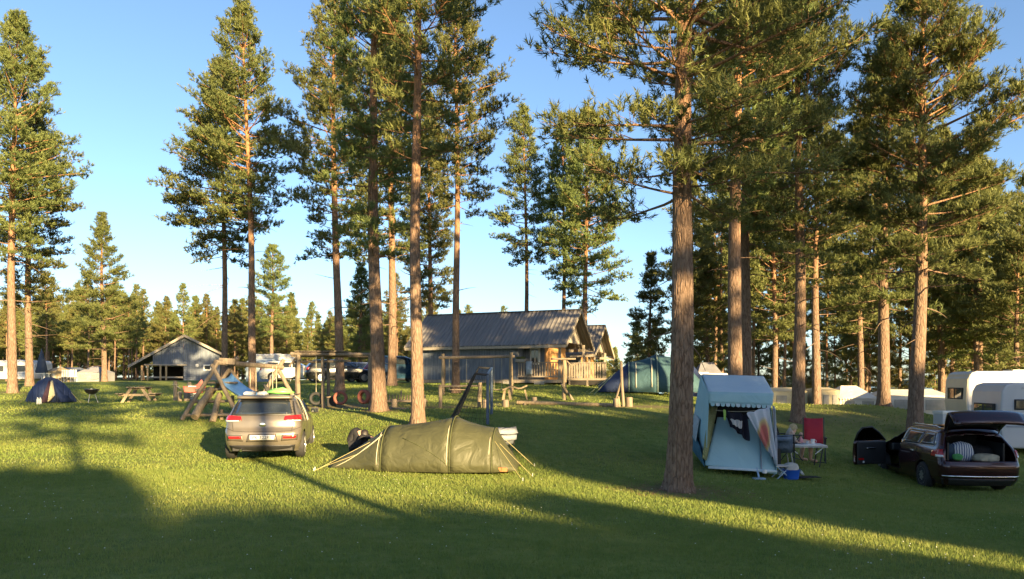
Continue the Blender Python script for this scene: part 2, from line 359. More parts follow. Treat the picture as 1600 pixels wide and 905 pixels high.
B = np.concatenate([blades(4.8, 9, 3000, .048, .0045), blades(9, 14.5, 1400, .052, .007), blades(14.5, 24, 430, .058, .012), blades(24, 44, 80, .07, .024)])
GRASS = link("grass", np_mesh("grass", B, np.arange(len(B)).reshape(-1, 3)), grass_mat()); tag(GRASS, "short mown grass blades over the lawn", "grass", None, "stuff")
n = 520; d = np.sqrt(rs.uniform(25, 200, n)); x = (rs.uniform(0, 1600, n) - 800) / F * d
keep = (np.sin(x * .9 + 1) * np.sin(d * .8) + rs.normal(0, .5, n)) > .1; x, d = x[keep], d[keep]; z = gzv(x, d) + rs.uniform(.05, .085, len(x)); r = .009
tv = np.array([(1, 0, 0), (-.5, .87, 0), (-.5, -.87, 0), (0, 0, 1)]) * r
CV = (np.stack([x, d, z], 1)[:, None, :] + tv[None]).reshape(-1, 3); tf = np.array([(0, 1, 3), (1, 2, 3), (2, 0, 3), (0, 2, 1)])
CT = (np.arange(len(x))[:, None, None] * 4 + tf[None]).reshape(-1, 3)
cf = link("clover_flowers", np_mesh("clover_flowers", CV, CT), plain("clover_white", (.7, .7, .62), (.55, .55, .48), rough=.8, bump=0)); tag(cf, "tiny white clover flowers dotted through the lawn", "flowers", None, "stuff")

# fallen needles, twigs and cone scales round the trunks: one uncountable mass
LV = []
for px, dd, rad_, n in ((1060, 13.2, 1.5, 1500), (653, 20, 1.2, 420), (592, 24, 1.4, 400), (1247, 24, 1.4, 300), (1430, 22.5, 1.4, 300)):
    r = rad_ * np.sqrt(rs.uniform(.02, 1, n)) * rs.uniform(.5, 1, n); a = rs.uniform(0, 6.28, n); x = U(px, dd) + r * np.cos(a); y = dd + r * np.sin(a); z = gzv(x, y) + .012
    b_ = rs.uniform(0, 6.28, n); L = rs.uniform(.03, .10, n); W = rs.uniform(.003, .012, n)
    LV.append(np.stack([np.stack([x - np.sin(b_) * W, y + np.cos(b_) * W, z], 1), np.stack([x + np.sin(b_) * W, y - np.cos(b_) * W, z + .004], 1), np.stack([x + np.cos(b_) * L, y + np.sin(b_) * L, z + rs.uniform(.0, .02, n)], 1)], 1).reshape(-1, 3))
LV = np.concatenate(LV); lt = link("pine_litter", np_mesh("pine_litter", LV, np.arange(len(LV)).reshape(-1, 3)), plain("dead_needles", (.26, .15, .07), (.15, .09, .05), rough=.9, bump=0)); tag(lt, "brown fallen needles and twigs round the pine trunks", "litter", None, "stuff")
# ------------------------------------------------------------------ pines
def tuft_geo(pos, axis, L, K, wid, rng, nl=.14):
    """needle tufts: K slim needle blades round a shoot axis, for N tufts at once"""
    N = len(pos); axis = axis / np.linalg.norm(axis, axis=1, keepdims=True)
    ref = np.where(np.abs(axis[:, 2:3]) > .9, np.array([[1., 0, 0]]), np.array([[0, 0, 1.]]))
    u = np.cross(axis, ref); u /= np.linalg.norm(u, axis=1, keepdims=True); v = np.cross(axis, u)
    k = np.arange(K)[None, :]; t = (k + rng.uniform(0, 1, (N, K))) / K
    ang = k * 2.4 + rng.uniform(0, 6.28, (N, 1)) + rng.normal(0, .3, (N, K))
    out = u[:, None, :] * np.cos(ang)[..., None] + v[:, None, :] * np.sin(ang)[..., None]
    tang = -u[:, None, :] * np.sin(ang)[..., None] + v[:, None, :] * np.cos(ang)[..., None]
    base = pos[:, None, :] + axis[:, None, :] * (t * L)[..., None]
    sp = rng.uniform(.55, 1.0, (N, K))[..., None]; ln = nl * rng.uniform(.75, 1.25, (N, K))[..., None]
    tip = base + (out * sp + axis[:, None, :] * .75) * ln
    w = wid * rng.uniform(.7, 1.3, (N, K))[..., None]
    return np.stack([base - tang * w, base + tang * w, tip], 2).reshape(-1, 3)
def pine_meshes(H, hb, RL, RR, dia, lean=0, peak=.35, q=.8, seed=1, K=10, dens=1.8, wid=.0165, nl=.135, dead=6, segs=12, hi=False, RF=None, sway=.08, gap=.0, tuftL=.14, step=.34, twigs=True):
    rng = np.random.default_rng(seed); rr = random.Random(seed); tr = MB()
    ph = rr.uniform(0, 6)
    def axis(h):
        t = h / H; return Vector((lean * t + sway * math.sin(t * 5 + ph) * min(1, t * 3), sway * .7 * math.cos(t * 4 + ph) * min(1, t * 3), h))
    def rad(h):
        t = h / H; return dia / 2 * ((1 - t) ** .75 * .98 + .02) * (1 + .3 * math.exp(-h / .3))
    if hi:
        n = 104; hs = np.concatenate([np.arange(-.15, 9.5, .04), np.linspace(9.6, H, 30)]); rows = []
        for h in hs:
            c = axis(max(h, 0)); row = []
            for k in range(n):
                a = 2 * math.pi * k / n; fx = a / (2 * math.pi) * 26; col_ = math.floor(fx + .35 * math.sin(h * 2.3) + .2 * math.sin(h * 7.1 + 1)); fr_ = (fx + .35 * math.sin(h * 2.3) + .2 * math.sin(h * 7.1 + 1)) - col_
                hz = h * 5.2 + (col_ % 26 * 7.31) % 3.1; fz = hz - math.floor(hz + .25 * math.sin(fx * 2)); ed = min(1, min(fr_, 1 - fr_) * 5) * min(1, min(abs(fz) % 1, 1 - abs(fz) % 1) * 6 + .35)
                plate = ((col_ % 26) * 12.9898 + math.floor(hz) * 78.233) % 1.0
                r = rad(max(h, 0)) * (1 + .03 * math.sin(3 * a + h) + .22 * max(0, math.sin(5 * a + .8 * math.sin(2 * a))) * math.exp(-max(h, 0) / .16)) + (ed - .7) * .022 * max(.15, 1 - h / 8) + (plate - .5) * .014 * max(.1, 1 - h / 8) + rr.uniform(-.003, .003)
                row.append(c + Vector((math.cos(a) * r, math.sin(a) * r, h - c.z)))
            rows.append(row)
        tr.grid(rows, closed=True)
    else:
        hs = [-.15, 0, .12, .3, .7] + list(np.linspace(1.2, H, max(10, int(H / 1.0)))); rows = []
        for h in hs:
            c = axis(max(h, 0)); r0 = rad(max(h, 0))
            rows.append([c + Vector((math.cos(a) * r0 * (1 + .25 * max(0, math.sin(4 * a + 1)) * math.exp(-max(h, 0) / .15) + .06 * math.sin(3 * a + h * .8) + rr.uniform(-.02, .02)), math.sin(a) * r0 * (1 + .25 * max(0, math.sin(4 * a + 1)) * math.exp(-max(h, 0) / .15) + .06 * math.sin(2 * a + h)), h - c.z)) for a in [2 * math.pi * k / segs for k in range(segs)]])
        tr.grid(rows, closed=True)
    tpos, tax = [], []
    def prof(t): return (.62 + .38 * t / peak) if t < peak else max(0.03, ((1 - t) / (1 - peak))) ** q
    def branch(h, az, L, e0, e1, leafy=True):
        p = axis(h).copy(); pts = [p.copy()]; nseg = 5; e = e0; a = az
        for i in range(nseg):
            e += (e1 - e0) / nseg; a += rr.uniform(-.16, .16)
            p = p + Vector((math.cos(a) * math.cos(e), math.sin(a) * math.cos(e), math.sin(e))) * (L / nseg); pts.append(p.copy())
        r0 = min(rad(h) * .55, .009 + .0105 * L)
        tr.tube(pts, [r0 * (1 - .85 * i / nseg) for i in range(nseg + 1)], 5, cap=False)
        if not leafy: return
        ns = int((L * 3.6 + 3) * dens)
        for s in range(ns):
            f = .30 + .70 * ((s + rr.random()) / ns) ** .8; f = min(f, .999)
            i = int(f * nseg); pp = pts[i].lerp(pts[i + 1], f * nseg - i); dr = (pts[i + 1] - pts[i]).normalized()
            side = rr.choice((-1, 1)); tw = side * rr.uniform(.4, 1.4) * (1 if f < .93 else .4)
            ls = min(.95, max(.25, (.24 + .34 * (1 - f)) * L ** .6 * rr.uniform(.55, 1.35)))
            az2 = math.atan2(dr.y, dr.x) + tw; el = math.asin(max(-1, min(1, dr.z))) * .6 + rr.uniform(-.1, .6)
            sd = Vector((math.cos(az2) * math.cos(el), math.sin(az2) * math.cos(el), math.sin(el)))
            if twigs: tr.tube([pp, pp + sd * ls * .8], [.007, .003], 3, cap=False)
            m = max(3, int(ls / .095)); cs = .055 + .07 * ls
            for j in range(m):
                g = ls * (.35 + .65 * rr.random() ** .8); q_ = pp + sd * g
                tpos.append((q_.x + rr.gauss(0, cs), q_.y + rr.gauss(0, cs), q_.z + rr.gauss(.02, cs * .55)))
                tax.append((sd.x * .5 + rr.gauss(0, .5), sd.y * .5 + rr.gauss(0, .5), sd.z * .6 + .55 + rr.gauss(0, .4)))
    h = hb; RFv = RF or (RL + RR) / 2
    clump = [rr.uniform(.72, 1.12) for _ in range(40)]
    while h < H - .25:
        t = (h - hb) / (H - hb); a0 = rr.uniform(0, 6.28); nb = rr.choice((3, 4, 4, 5))
        for k in range(nb):
            az = a0 + k * 6.283 / nb + rr.uniform(-.4, .4); c, s = math.cos(az), math.sin(az)
            R = math.sqrt((c * (RR if c > 0 else RL)) ** 2 + (s * RFv) ** 2)
            L = R * prof(t) * rr.uniform(.62, 1.12) * clump[int(az * 3 + h * 1.3) % 40]
            if rr.random() < gap: continue
            e0 = -.15 + .95 * t + rr.uniform(-.22, .25); branch(h + rr.uniform(-.1, .1), az, max(.25, L), e0, e0 + rr.uniform(.1, .55) - .2 * (1 - t))
        h += step * rr.uniform(.7, 1.3) * (1.15 - .5 * t)
    for j in range(int(10 * dens) + 4):     # leader
        hh = H - rr.uniform(0, .8); p = axis(hh); tpos.append((p.x + rr.gauss(0, .05), p.y + rr.gauss(0, .05), p.z)); tax.append((rr.gauss(0, .5), rr.gauss(0, .5), 1))
    for k in range(dead):
        hh = hb * rr.uniform(.45, .98); branch(hh, rr.uniform(0, 6.28), rr.uniform(.4, 1.0) * min(2.0, (RL + RR) * .35), rr.uniform(-.3, .35), rr.uniform(-.9, .3), False)
    V = tuft_geo(np.array(tpos), np.array(tax), tuftL, K, wid, rng, nl)
    tm = bpy.data.meshes.new("trunk"); tm.from_pydata(tr.v, [], tr.f); tm.update(); tm.polygons.foreach_set("use_smooth", [True] * len(tm.polygons))
    tm.materials.append(BARK)
    return tm, np_mesh("crown", V, np.arange(len(V)).reshape(-1, 3))
NTRI = 0
def pine(label, px, d, dia, top, cb, rl, rr_, lean=0, seed=1, group="tall pines among the pitches", sc=1, **kw):
    global NTRI
    loc = G(px, d); H = CZ + (600 - top) / F * d - loc.z; hb = CZ + (600 - cb) / F * d - loc.z
    kw.setdefault('twigs', d < 30)
    if d > 40: kw.setdefault('K', 5); kw.setdefault('wid', .028); kw.setdefault('nl', .165)
    elif d > 30: kw.setdefault('K', 7); kw.setdefault('wid', .021)
    else: kw.setdefault('K', 9)
    tm, cm = pine_meshes(H, hb, rl / F * d, rr_ / F * d, dia, lean / F * d, seed=seed, **kw); NTRI += len(cm.polygons)
    t = thing("pine_tree", label, "pine tree", loc, 0, group); link("trunk", tm, BARK, t); link("crown", cm, NEEDLE, t)
    return t
#     label, px, d, dia, top py, crown-bottom py, half width left px, right px, lean px
pine("tall pine with grey lower trunk standing beside the navy dome tent", 19, 36, .42, 28, 395, 90, 100, 4, 11, peak=.3, q=.65)
pine("reddish dark-trunked pine just behind the one by the navy dome tent", 46, 42, .42, 170, 480, 50, 88, 0, 12, peak=.5, q=.6, dead=14)
pine("medium full-crowned cone-shaped pine in front of the far wood near the barn", 163, 62, .45, 335, 545, 62, 66, -4, 13, peak=.12, q=.8, K=7, wid=.02, nl=.2, step=.45)
pine("slim dark-trunked pine rising behind the log swing frame, with bare dead twigs", 350, 41, .36, 95, 400, 98, 75, 0, 14, peak=.3, q=.8, dead=8)
pine("tall pointed pine whose trunk stands behind the blue slide", 395, 35, .38, 4, 345, 98, 72, -14, 15, peak=.25, q=.75)
pine("dark-trunked pine standing beside the hanging tyres", 531, 34, .42, -40, 400, 95, 80, -12, 16, peak=.35, q=.7, dead=9)
pine("thick grey-trunked pine by the low log fence", 592, 24, .48, -160, 400, 110, 95, -14, 17, peak=.35, q=.7, gap=.1)
pine("sunlit pale orange-trunked pine in front of the blue car", 612, 37, .45, -5, 400, 80, 90, 0, 18, peak=.35, q=.7, gap=.05)
pine("straight reddish pine trunk rising just behind the green tunnel tent", 653, 20, .36, -330, 250, 95, 125, -6, 19, peak=.35, q=.7, gap=.3, dead=12)
pine("slender sunlit orange pine in front of the log cabin wall", 712, 34, .37, -30, 320, 60, 92, 0, 20, peak=.35, q=.7, dead=3)
pine("dark-crowned pine behind the cabin's shaded end", 672, 50, .40, 150, 480, 62, 52, 0, 21, peak=.3, q=.8)
pine("slim pine with layered crown behind the cabin roof ridge", 823, 56, .40, 165, 405, 60, 44, -4, 22, peak=.25, q=.7, gap=.12)
pine("dark pine behind the cabin gable, thinner of two", 880, 54, .38, 195, 440, 48, 48, 0, 23, peak=.4, q=.7)
pine("dark pine behind the gap between both cabins", 915, 50, .42, 175, 470, 70, 88, 0, 24, peak=.35, q=.7)
pine("massive nearest pine with deeply fissured bark beside the blue trailer tent", 1060, 13.2, .44, -620, 300, 285, 400, 30, 25, peak=.3, q=.6, gap=0, hi=True, dead=3, K=11, wid=.0125, nl=.125, dens=2.0, RF=3.0, step=.30)
pine("thick straight grey pine trunk behind the blue trailer tent", 1150, 21.5, .46, -260, 290, 95, 130, -2, 26, peak=.3, q=.7, K=9)
pine("dark brown pine close behind the thick grey trunk by the trailer tent", 1167, 26, .40, -200, 380, 90, 110, 0, 27, peak=.3, q=.7)
pine("pine with pale grey base on the bank behind the red folding chair", 1247, 24, .42, -60, 395, 115, 130, 2, 28, peak=.35, q=.7, dead=8)
pine("short-trunked brown pine in front of the cream awnings", 1276, 34, .42, 180, 450, 75, 90, 0, 29, peak=.35, q=.7)
pine("bright orange-trunked pine in front of the white frilled awning", 1381, 28.5, .46, 60, 480, 110, 100, 4, 30, peak=.35, q=.7)
pine("tall smooth grey pine behind the dark red estate car", 1430, 22.5, .46, -30, 420, 140, 175, 16, 31, peak=.45, q=.55, dens=2.2)
pine("young dense pine behind the caravans beside the open tailgate", 1530, 46, .36, 250, 560, 80, 75, 0, 32, peak=.3, q=.7)
pine("young dense pine at the picture's edge above the caravans", 1590, 42, .36, 330, 570, 75, 80, 0, 33, peak=.3, q=.7)
pine("bushy pine with sunlit trunk behind the caravan with the sunlit-coloured end", 1470, 50, .38, 200, 540, 85, 80, 0, 34, peak=.35, q=.7)
pine("full green pine between the large tent and the nearest trunk", 1016, 56, .36, 400, 570, 40, 40, 0, 35, peak=.2, q=.8)
pine("sunlit bushy pine above the grey roof tents", 1106, 52, .36, 385, 590, 45, 50, 0, 36, peak=.2, q=.8)
pine("thin sunlit pine with high crown far behind the swing beam", 425, 75, .45, 385, 520, 42, 42, 0, 37, peak=.4, q=.7, K=7, wid=.02, nl=.2, step=.5)
pine("small dark-based pine between the hanging tyres and the parked dark car", 563, 60, .36, 415, 560, 36, 36, 0, 38, peak=.25, q=.8)
pine("leafy pine filling the gap behind the bank's grey trunk", 1210, 44, .36, 210, 530, 85, 85, 0, 39, peak=.35, q=.7)
pine("thick-crowned pine behind the bright orange trunk", 1345, 42, .38, 190, 520, 80, 85, 0, 40, peak=.35, q=.7)


# the far wood: alike pines, five shapes shared
VAR = []
for k, (H, hb, R, pk) in enumerate([(13, 4.0, 2.3, .2), (11, 2.6, 2.2, .18), (14.5, 6.5, 2.2, .35), (12, 5.2, 2.0, .3), (9, 1.2, 2.0, .12), (15, 8, 2.4, .4)]):
    VAR.append((H,) + pine_meshes(H, hb, R, R, .30, 0, pk, .8, seed=60 + k, K=7, dens=1.0, wid=.034, nl=.2, dead=5, segs=7, tuftL=.24, step=.5, twigs=False))
def far_pine(x, y, s, k, label, group, rz):
    H, tm, cm = VAR[k]; t = thing("pine_tree", label, "pine tree", (x, y, gz(x, y) - .05), rz, group); t.scale = (s, s, s)
    link("trunk", tm, BARK, t); link("crown", cm, NEEDLE_FAR, t)
rr = random.Random(77)
LW = ("one of the small alike pines of the far wood, barn side", "pines of the far wood on the barn side")
RW = ("one of the alike lakeside pines behind the caravans", "pines of the lakeside wood")
MW = ("one of the alike far pines in the gap beyond the cabins", "pines of the wood beyond the cabins")
placed = []
def scatter(n, px0, px1, d0, d1, lab, smin, smax, kinds, mind=2.0):
    c = 0; tries = 0
    while c < n and tries < n * 30:
        tries += 1; d = math.sqrt(rr.uniform(d0 * d0, d1 * d1)); px = rr.uniform(px0, px1); x = U(px, d)
        if any((x - a) ** 2 + (d - b) ** 2 < mind * mind for a, b in placed): continue
        if 200 < px < 350 and d < 74: continue
        placed.append((x, d)); far_pine(x, d, rr.uniform(smin, smax), rr.choice(kinds), lab[0], lab[1], rr.uniform(0, 6.28)); c += 1
scatter(80, -80, 680, 84, 104, LW, .62, .92, (0, 1, 2, 3, 4), 2.0)
scatter(80, -80, 680, 104, 124, LW, .85, 1.15, (0, 1, 4, 4, 1), 1.8)
scatter(14, -40, 240, 76, 86, LW, .55, .78, (2, 3, 5), 3.0)
scatter(30, 640, 1050, 84, 115, MW, .7, .95, (0, 1, 3, 4), 3.0)
scatter(34, 1060, 1680, 48, 76, RW, .85, 1.35, (2, 3, 5, 5), 2.6)
scatter(14, 1060, 1420, 62, 84, RW, .8, 1.2, (0, 1, 3), 2.6)
scatter(10, 1400, 1680, 44, 62, RW, 1.0, 1.4, (0, 1, 2), 2.8)

# wood beyond the individually visible pines: one mass
BV = [pine_meshes(H, hb, R, R, .25, 0, .18, .8, seed=80 + k, K=3, dens=.42, wid=.12, nl=.4, dead=0, segs=5, tuftL=.3, step=.7, twigs=False) for k, (H, hb, R) in enumerate(((11, 1.0, 2.3), (9, .6, 2.2)))]
def arr(me):
    v = np.empty(len(me.vertices) * 3, np.float32); me.vertices.foreach_get("co", v); return v.reshape(-1, 3)
BA = [arr(m[1]) for m in BV]; parts = []
for n, px0, px1, d0, d1, s0, s1 in ((95, -140, 700, 126, 150, .9, 1.2), (34, 700, 1190, 118, 140, .75, 1.0), (22, 1480, 1760, 80, 96, 1.0, 1.3)):
    for k in range(n):
        d = rr.uniform(d0, d1); px = px0 + (px1 - px0) * (k + rr.random()) / n; x = U(px, d); s = rr.uniform(s0, s1); a = rr.uniform(0, 6.28); v = BA[k % 2] * s
        parts.append(np.stack([v[:, 0] * math.cos(a) - v[:, 1] * math.sin(a) + x, v[:, 0] * math.sin(a) + v[:, 1] * math.cos(a) + d, v[:, 2] + gz(x, d)], 1))
FW = np.concatenate(parts); fw = link("distant_forest", np_mesh("distant_forest", FW, np.arange(len(FW)).reshape(-1, 3)), NEEDLE_FAR); tag(fw, "far-off pine forest closing the view beyond the campsite", "forest", None, "stuff")
for m in BV: bpy.data.meshes.remove(m[0]); bpy.data.meshes.remove(m[1])
# ------------------------------------------------------------------ cabins and barn
M_BLUEWALL = wood("grey_blue_boards", (.17, .195, .245), (.11, .13, .17), (9, 9, .8))
M_ROOFSHEET = plain("weathered_roof_sheet", (.185, .172, .165), (.125, .117, .116), rough=.55, scale=1.5, stretch=(7, .35, .35), bump=.1, bscale=8)
M_TRIM = wood("weathered_trim", (.36, .32, .27), (.26, .23, .19))
M_DECKW = wood("deck_wood", (.33, .28, .22), (.22, .18, .14))
M_SUNLITW = wood("sunlit_porch_boards", (.50, .29, .13), (.38, .2, .08))  # orange of low sunlight painted into the porch board colour
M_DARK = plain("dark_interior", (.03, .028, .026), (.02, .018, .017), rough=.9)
M_STONE = plain("concrete_block", (.36, .34, .31), (.27, .25, .22), rough=.9, scale=6, bump=.4)
M_WHITE = plain("white_paint", (.72, .71, .68), (.62, .61, .58), rough=.5)
M_PANE = glass("window_glass", (.03, .035, .04))
def cladding(x0, x1, z0, z1, y, w=.16, rng=random.Random(4)):
    b = MB(); x = x0
    while x < x1 - .02:
        ww = min(w, x1 - x); b.box((x + ww / 2, y + rng.uniform(-.004, .004), (z0 + z1) / 2), (ww - .012, .03, z1 - z0)); x += ww
    b.box(((x0 + x1) / 2, y + .03, (z0 + z1) / 2), (x1 - x0, .03, z1 - z0)); return b
def cabin(label, px, d, L, W, hw, hr, porch, rz, win=True, small=False):
    """local x along the ridge, y to the back, origin at the porch end, front corner"""
    t = thing("log_cabin" if not small else "small_cabin", label, "cabin", G(px, d), rz)
    f = .32; Lw = L - porch            # floor height, enclosed length
    x0, x1 = -L, 0
    c = cladding(x0, x0 + Lw, f, hw + f, 0).build("wall_cladding", M_BLUEWALL, t); c["kind"] = "stuff"
    w2 = MB().box((x0 + .03, W / 2, f + hw / 2), (.06, W - .1, hw)); w2.box((x0 + Lw / 2, W, f + hw / 2), (Lw, .06, hw)); w2.build("wall", M_BLUEWALL, t)
    e = MB(); xe = x0 + Lw                # recessed porch wall
    px1 = xe + min(1.35, porch * .5)
    e.box(((xe + px1) / 2, 1.0, f + hw / 2), (px1 - xe, .06, hw)).box((xe + .01, .5, f + hw / 2), (.06, .98, hw)); e.build("porch_wall", M_BLUEWALL, t)
    g = MB(); n = 14
    for k in range(n):
        y = 1.05 + (W - 1.1) * (k + .5) / n; g.box((px1 + .02, y, f + hw / 2), (.03, (W - 1.1) / n - .012, hw))
    g.box((px1 - .01, (W + 1) / 2, f + hw / 2), (.03, W - 1.06, hw)); gc = g.build("porch_boards", M_SUNLITW, t); gc["kind"] = "stuff"
    # gable panel above the porch opening and at the far end
    for xg, nm in ((-.25, "gable"), (x0 + .03, "gable")):
        MB().prism([(xg, .05, hw + f + .02), (xg, W - .05, hw + f + .02), (xg, W / 2, hr + f - .16)], (.05, 0, 0)).build(nm, M_TRIM if xg > -1 else M_BLUEWALL, t)
    # roof: two ribbed sheets
    ov = .45; og = .45; sl = (hr - hw) / (W / 2)
    for sgn in (0, 1):
        rows = []; nx_ = int((L + 2 * og) / .085)
        for k in range(nx_ + 1):
            x = x0 - og + (L + 2 * og) * k / nx_; bz = .05 if k % 3 == 0 else 0.0
            row = []
            for j in range(5):
                q = j / 4; y = -ov + (W / 2 + ov) * q; z = hw + f + sl * y + .1
                row.append((x, y if sgn == 0 else W - y, z + bz - .02 * math.sin(q * 3.14) * .5))
            rows.append(row)
        MB().grid(rows).build("roof", M_ROOFSHEET, t, solid=.02)
        yb = -ov if sgn == 0 else W + ov
        MB().box((x0 + L / 2, yb + (.0 if sgn == 0 else 0), hw + f + sl * -ov + .01), (L + 2 * og, .03, .16)).build("fascia", M_TRIM, t)
        for xg in (x0 - og - .02, og + .02):
            ya = -ov if sgn == 0 else W + ov
            MB().bar((xg, ya, hw + f + sl * -ov + .04), (xg, W / 2, hr + f + .04), .035, .2, up=(0, 0, 1)).build("bargeboard", M_TRIM, t)
    MB().box((x0 + L / 2, W / 2, hr + f + .13), (L + 2 * og, .28, .03)).build("ridge_cap", M_ROOFSHEET, t, bevel=.01)
    # floor deck, posts, blocks
    MB().box((x0 + L / 2, W / 2, f - .1), (L + .1, W + .1, .18)).build("floor_frame", M_DECKW, t)
    for yy in (.06, W - .06): MB().box((-.08, yy, f + hw / 2), (.13, .13, hw)).build("post", M_TRIM, t)
    MB().bar((xe, .06, hw + f - .06), (0, .06, hw + f - .06), .12, .14).build("beam", M_TRIM, t)
    for k in range(int(L / 1.9) + 1):
        MB().box((x0 + .35 + k * 1.9, .12, f / 2 - .2), (.62, .35, f - .02 + .25)).build("foundation_block", M_STONE, t, bevel=.02)
    if win:
        MB().box(((xe + px1) / 2 + .1, .955, f + hw * .62), (.62, .05, .95)).build("window_frame", M_WHITE, t)
        MB().box(((xe + px1) / 2 + .1, .925, f + hw * .62), (.44, .02, .78)).build("pane", M_PANE, t)
        MB().box(((xe + px1) / 2 + .1, .912, f + hw * .62), (.04, .012, .80)).build("glazing_bar", M_WHITE, t)
    # railing
    def rail(p0, p1):
        p0, p1 = Vector(p0), Vector(p1); n = max(2, int((p1 - p0).length / .15))
        MB().bar(p0 + Vector((0, 0, .95)), p1 + Vector((0, 0, .95)), .11, .05).build("handrail", M_DECKW, t)
        MB().bar(p0 + Vector((0, 0, .16)), p1 + Vector((0, 0, .16)), .05, .08).build("bottom_rail", M_DECKW, t)
        for k in range(n):
            p = p0.lerp(p1, (k + .5) / n); MB().box((p.x, p.y, p.z + .55), (.07, .03, .72), (0, 0, math.atan2(p1.y - p0.y, p1.x - p0.x))).build("baluster", M_DECKW, t)
    rail((xe + .05, -.06, f), (-.02, -.06, f))
    if not small:
        rail((.06, -.02, f), (.06, W * .55, f))
    return t, rail
RZ = math.radians(-21.5)
CAB, _ = cabin("large grey-blue log cabin with ribbed roof and porch under its gable", 876, 41, 9.2, 5.0, 2.15, 4.0, 2.6, RZ)
CAB2, _ = cabin("small cabin behind the large one, its pale gable facing the big tent", 922, 47, 6.5, 4.2, 1.75, 3.4, 1.8, RZ, win=False, small=True)
# deck between the cabins, hung with clothes
o = G(900, 43.5); t = thing("wooden_deck", "low timber deck with slatted railing running between both cabins", "deck", o, RZ)
MB().box((1.15, 0, .3), (2.2, 3.6, .12)).build("deck_floor", M_DECKW, t)
for k in range(15):
    MB().box((.15 + k * .15, -1.8, .78), (.08, .025, .8)).build("baluster", M_DECKW, t)
MB().box((1.2, -1.78, 1.22), (2.2, .1, .05)).build("handrail", M_DECKW, t)
for xx in (.15, 1.2, 2.2): MB().box((xx, -1.74, .45), (.1, .1, 1.5)).build("post", M_DECKW, t)
MB().box((1.2, -1.74, .1), (2.1, .1, .25)).build("joist", M_DARK, t)
# towel over the cabin railing and flower pot
tw = MB().grid([[(x, y, z) for x in (-2.0 + .09 * i for i in range(5))] for y, z in ((-.02, .62), (-.02, .95), (-.03, 1.31), (-.09, 1.345), (-.155, 1.31), (-.16, .95), (-.155, .6))])
twl = tw.build("towel", fabric("pale_print_towel", (.62, .68, .75), (.25, .3, .36), wr=6), None, smooth=True, solid=.008); twl.matrix_world = Matrix.Translation(CAB.location) @ Matrix.Rotation(RZ, 4, 'Z'); tag(twl, "pale blue patterned towel draped over the cabin porch railing", "towel")
t = thing("planter_box", "yellow-green planter box on the cabin porch railing", "planter", CAB.matrix_basis @ Vector((-2.35, -.12, .32 + .98)), RZ)
MB().box((0, 0, .09), (.55, .2, .18)).build("box", M_TRIM, t, bevel=.01)
pv = tuft_geo(np.stack([rs.uniform(-.26, .26, 60), rs.uniform(-.08, .08, 60), np.full(60, .15)], 1), np.stack([rs.normal(0, .4, 60), rs.normal(0, .4, 60), np.ones(60)], 1), .12, 6, .012, rs, .1)
link("leaves", np_mesh("leaves", pv, np.arange(len(pv)).reshape(-1, 3)), plain("planter_leaves", (.2, .22, .05), (.12, .15, .03), rough=.7, bump=0), t)

# open-sided barn
o = G(285, 74); S = 74 / F; t = thing("barn", "blue-grey barn with an open shed bay under its long roof slope", "barn", o, math.radians(21))
zz = lambda py: (594.5 - py) * S
xx_ = lambda px: (px - 285) * S
zl = zz(571); rg = random.Random(8)
xL, xM, xR = xx_(236), xx_(287), xx_(339)
b = MB(); x = xx_(243)             # vertical boards in the gable
while x < xR:
    top = min(zz(525) - .1 - abs(x + .1 - xx_(288)) * .54, 99); top = zz(527) - abs(x + .09 - xx_(288)) * (.62 if x < xx_(288) else .50)
    b.box((x + .1, rg.uniform(-.01, .01), (zl + top) / 2), (.185, .04, max(.05, top - zl))); x += .2
g = b.build("gable_boards", M_BLUEWALL, t); g["kind"] = "stuff"
b = MB(); z = 0
while z < zl - .02:
    b.box(((xM + xR) / 2, rg.uniform(-.008, .008), z + .1), (xR - xM, .04, .185)); z += .2
g = b.build("wall_boards", M_BLUEWALL, t); g["kind"] = "stuff"
MB().box((xR - .03, 4, zl / 2 + .4), (.05, 8, zl + .8)).box(((xL + xR) / 2, 7.9, zl / 2), (xR - xL, .06, zl)).build("wall", M_BLUEWALL, t)
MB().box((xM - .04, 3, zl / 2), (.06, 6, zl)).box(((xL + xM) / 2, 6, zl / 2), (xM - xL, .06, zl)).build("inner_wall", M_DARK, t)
MB().box(((xL + xM) / 2, .06, .32), (xM - xL, .06, .16)).build("rail", M_TRIM, t)
MB().box(((xL + xM) / 2, .0, zl + .05), (xM - xL + .6, .14, .14)).build("beam", M_TRIM, t)
for p in (228, 236, 254, 262): MB().box((xx_(p), .0, zl / 2), (.16, .16, zl)).build("post", wood("fresh_post", (.5, .36, .2), (.38, .26, .14)), t)
for (pa, ya, pb, yb) in ((210, 574, 288, 525), (288, 525, 345, 554)):
    a_, b_ = Vector((xx_(pa), 0, zz(ya))), Vector((xx_(pb), 0, zz(yb)))
    MB().prism([a_ + Vector((0, -.5, 0)), b_ + Vector((0, -.5, 0)), b_ + Vector((0, -.5, .12)), a_ + Vector((0, -.5, .12))], (0, 9, 0)).build("roof", M_ROOFSHEET, t)
    MB().bar(a_ + Vector((0, -.53, .02)), b_ + Vector((0, -.53, .02)), .04, .24).build("bargeboard", M_TRIM, t)
w = MB().box((xx_(321), -.05, zz(574)), (.75, .06, .6)).build("window", M_WHITE, t); MB().box((xx_(321), -.085, zz(574)), (.52, .02, .38)).build("pane", M_PANE, w)
MB().lathe([(.01, 0), (.16, .02), (.17, .1), (.1, .14)], 12, (xx_(306), -.03, zz(571)), Matrix.Rotation(math.radians(90), 3, 'X')).build("wall_lamp", M_WHITE, t)
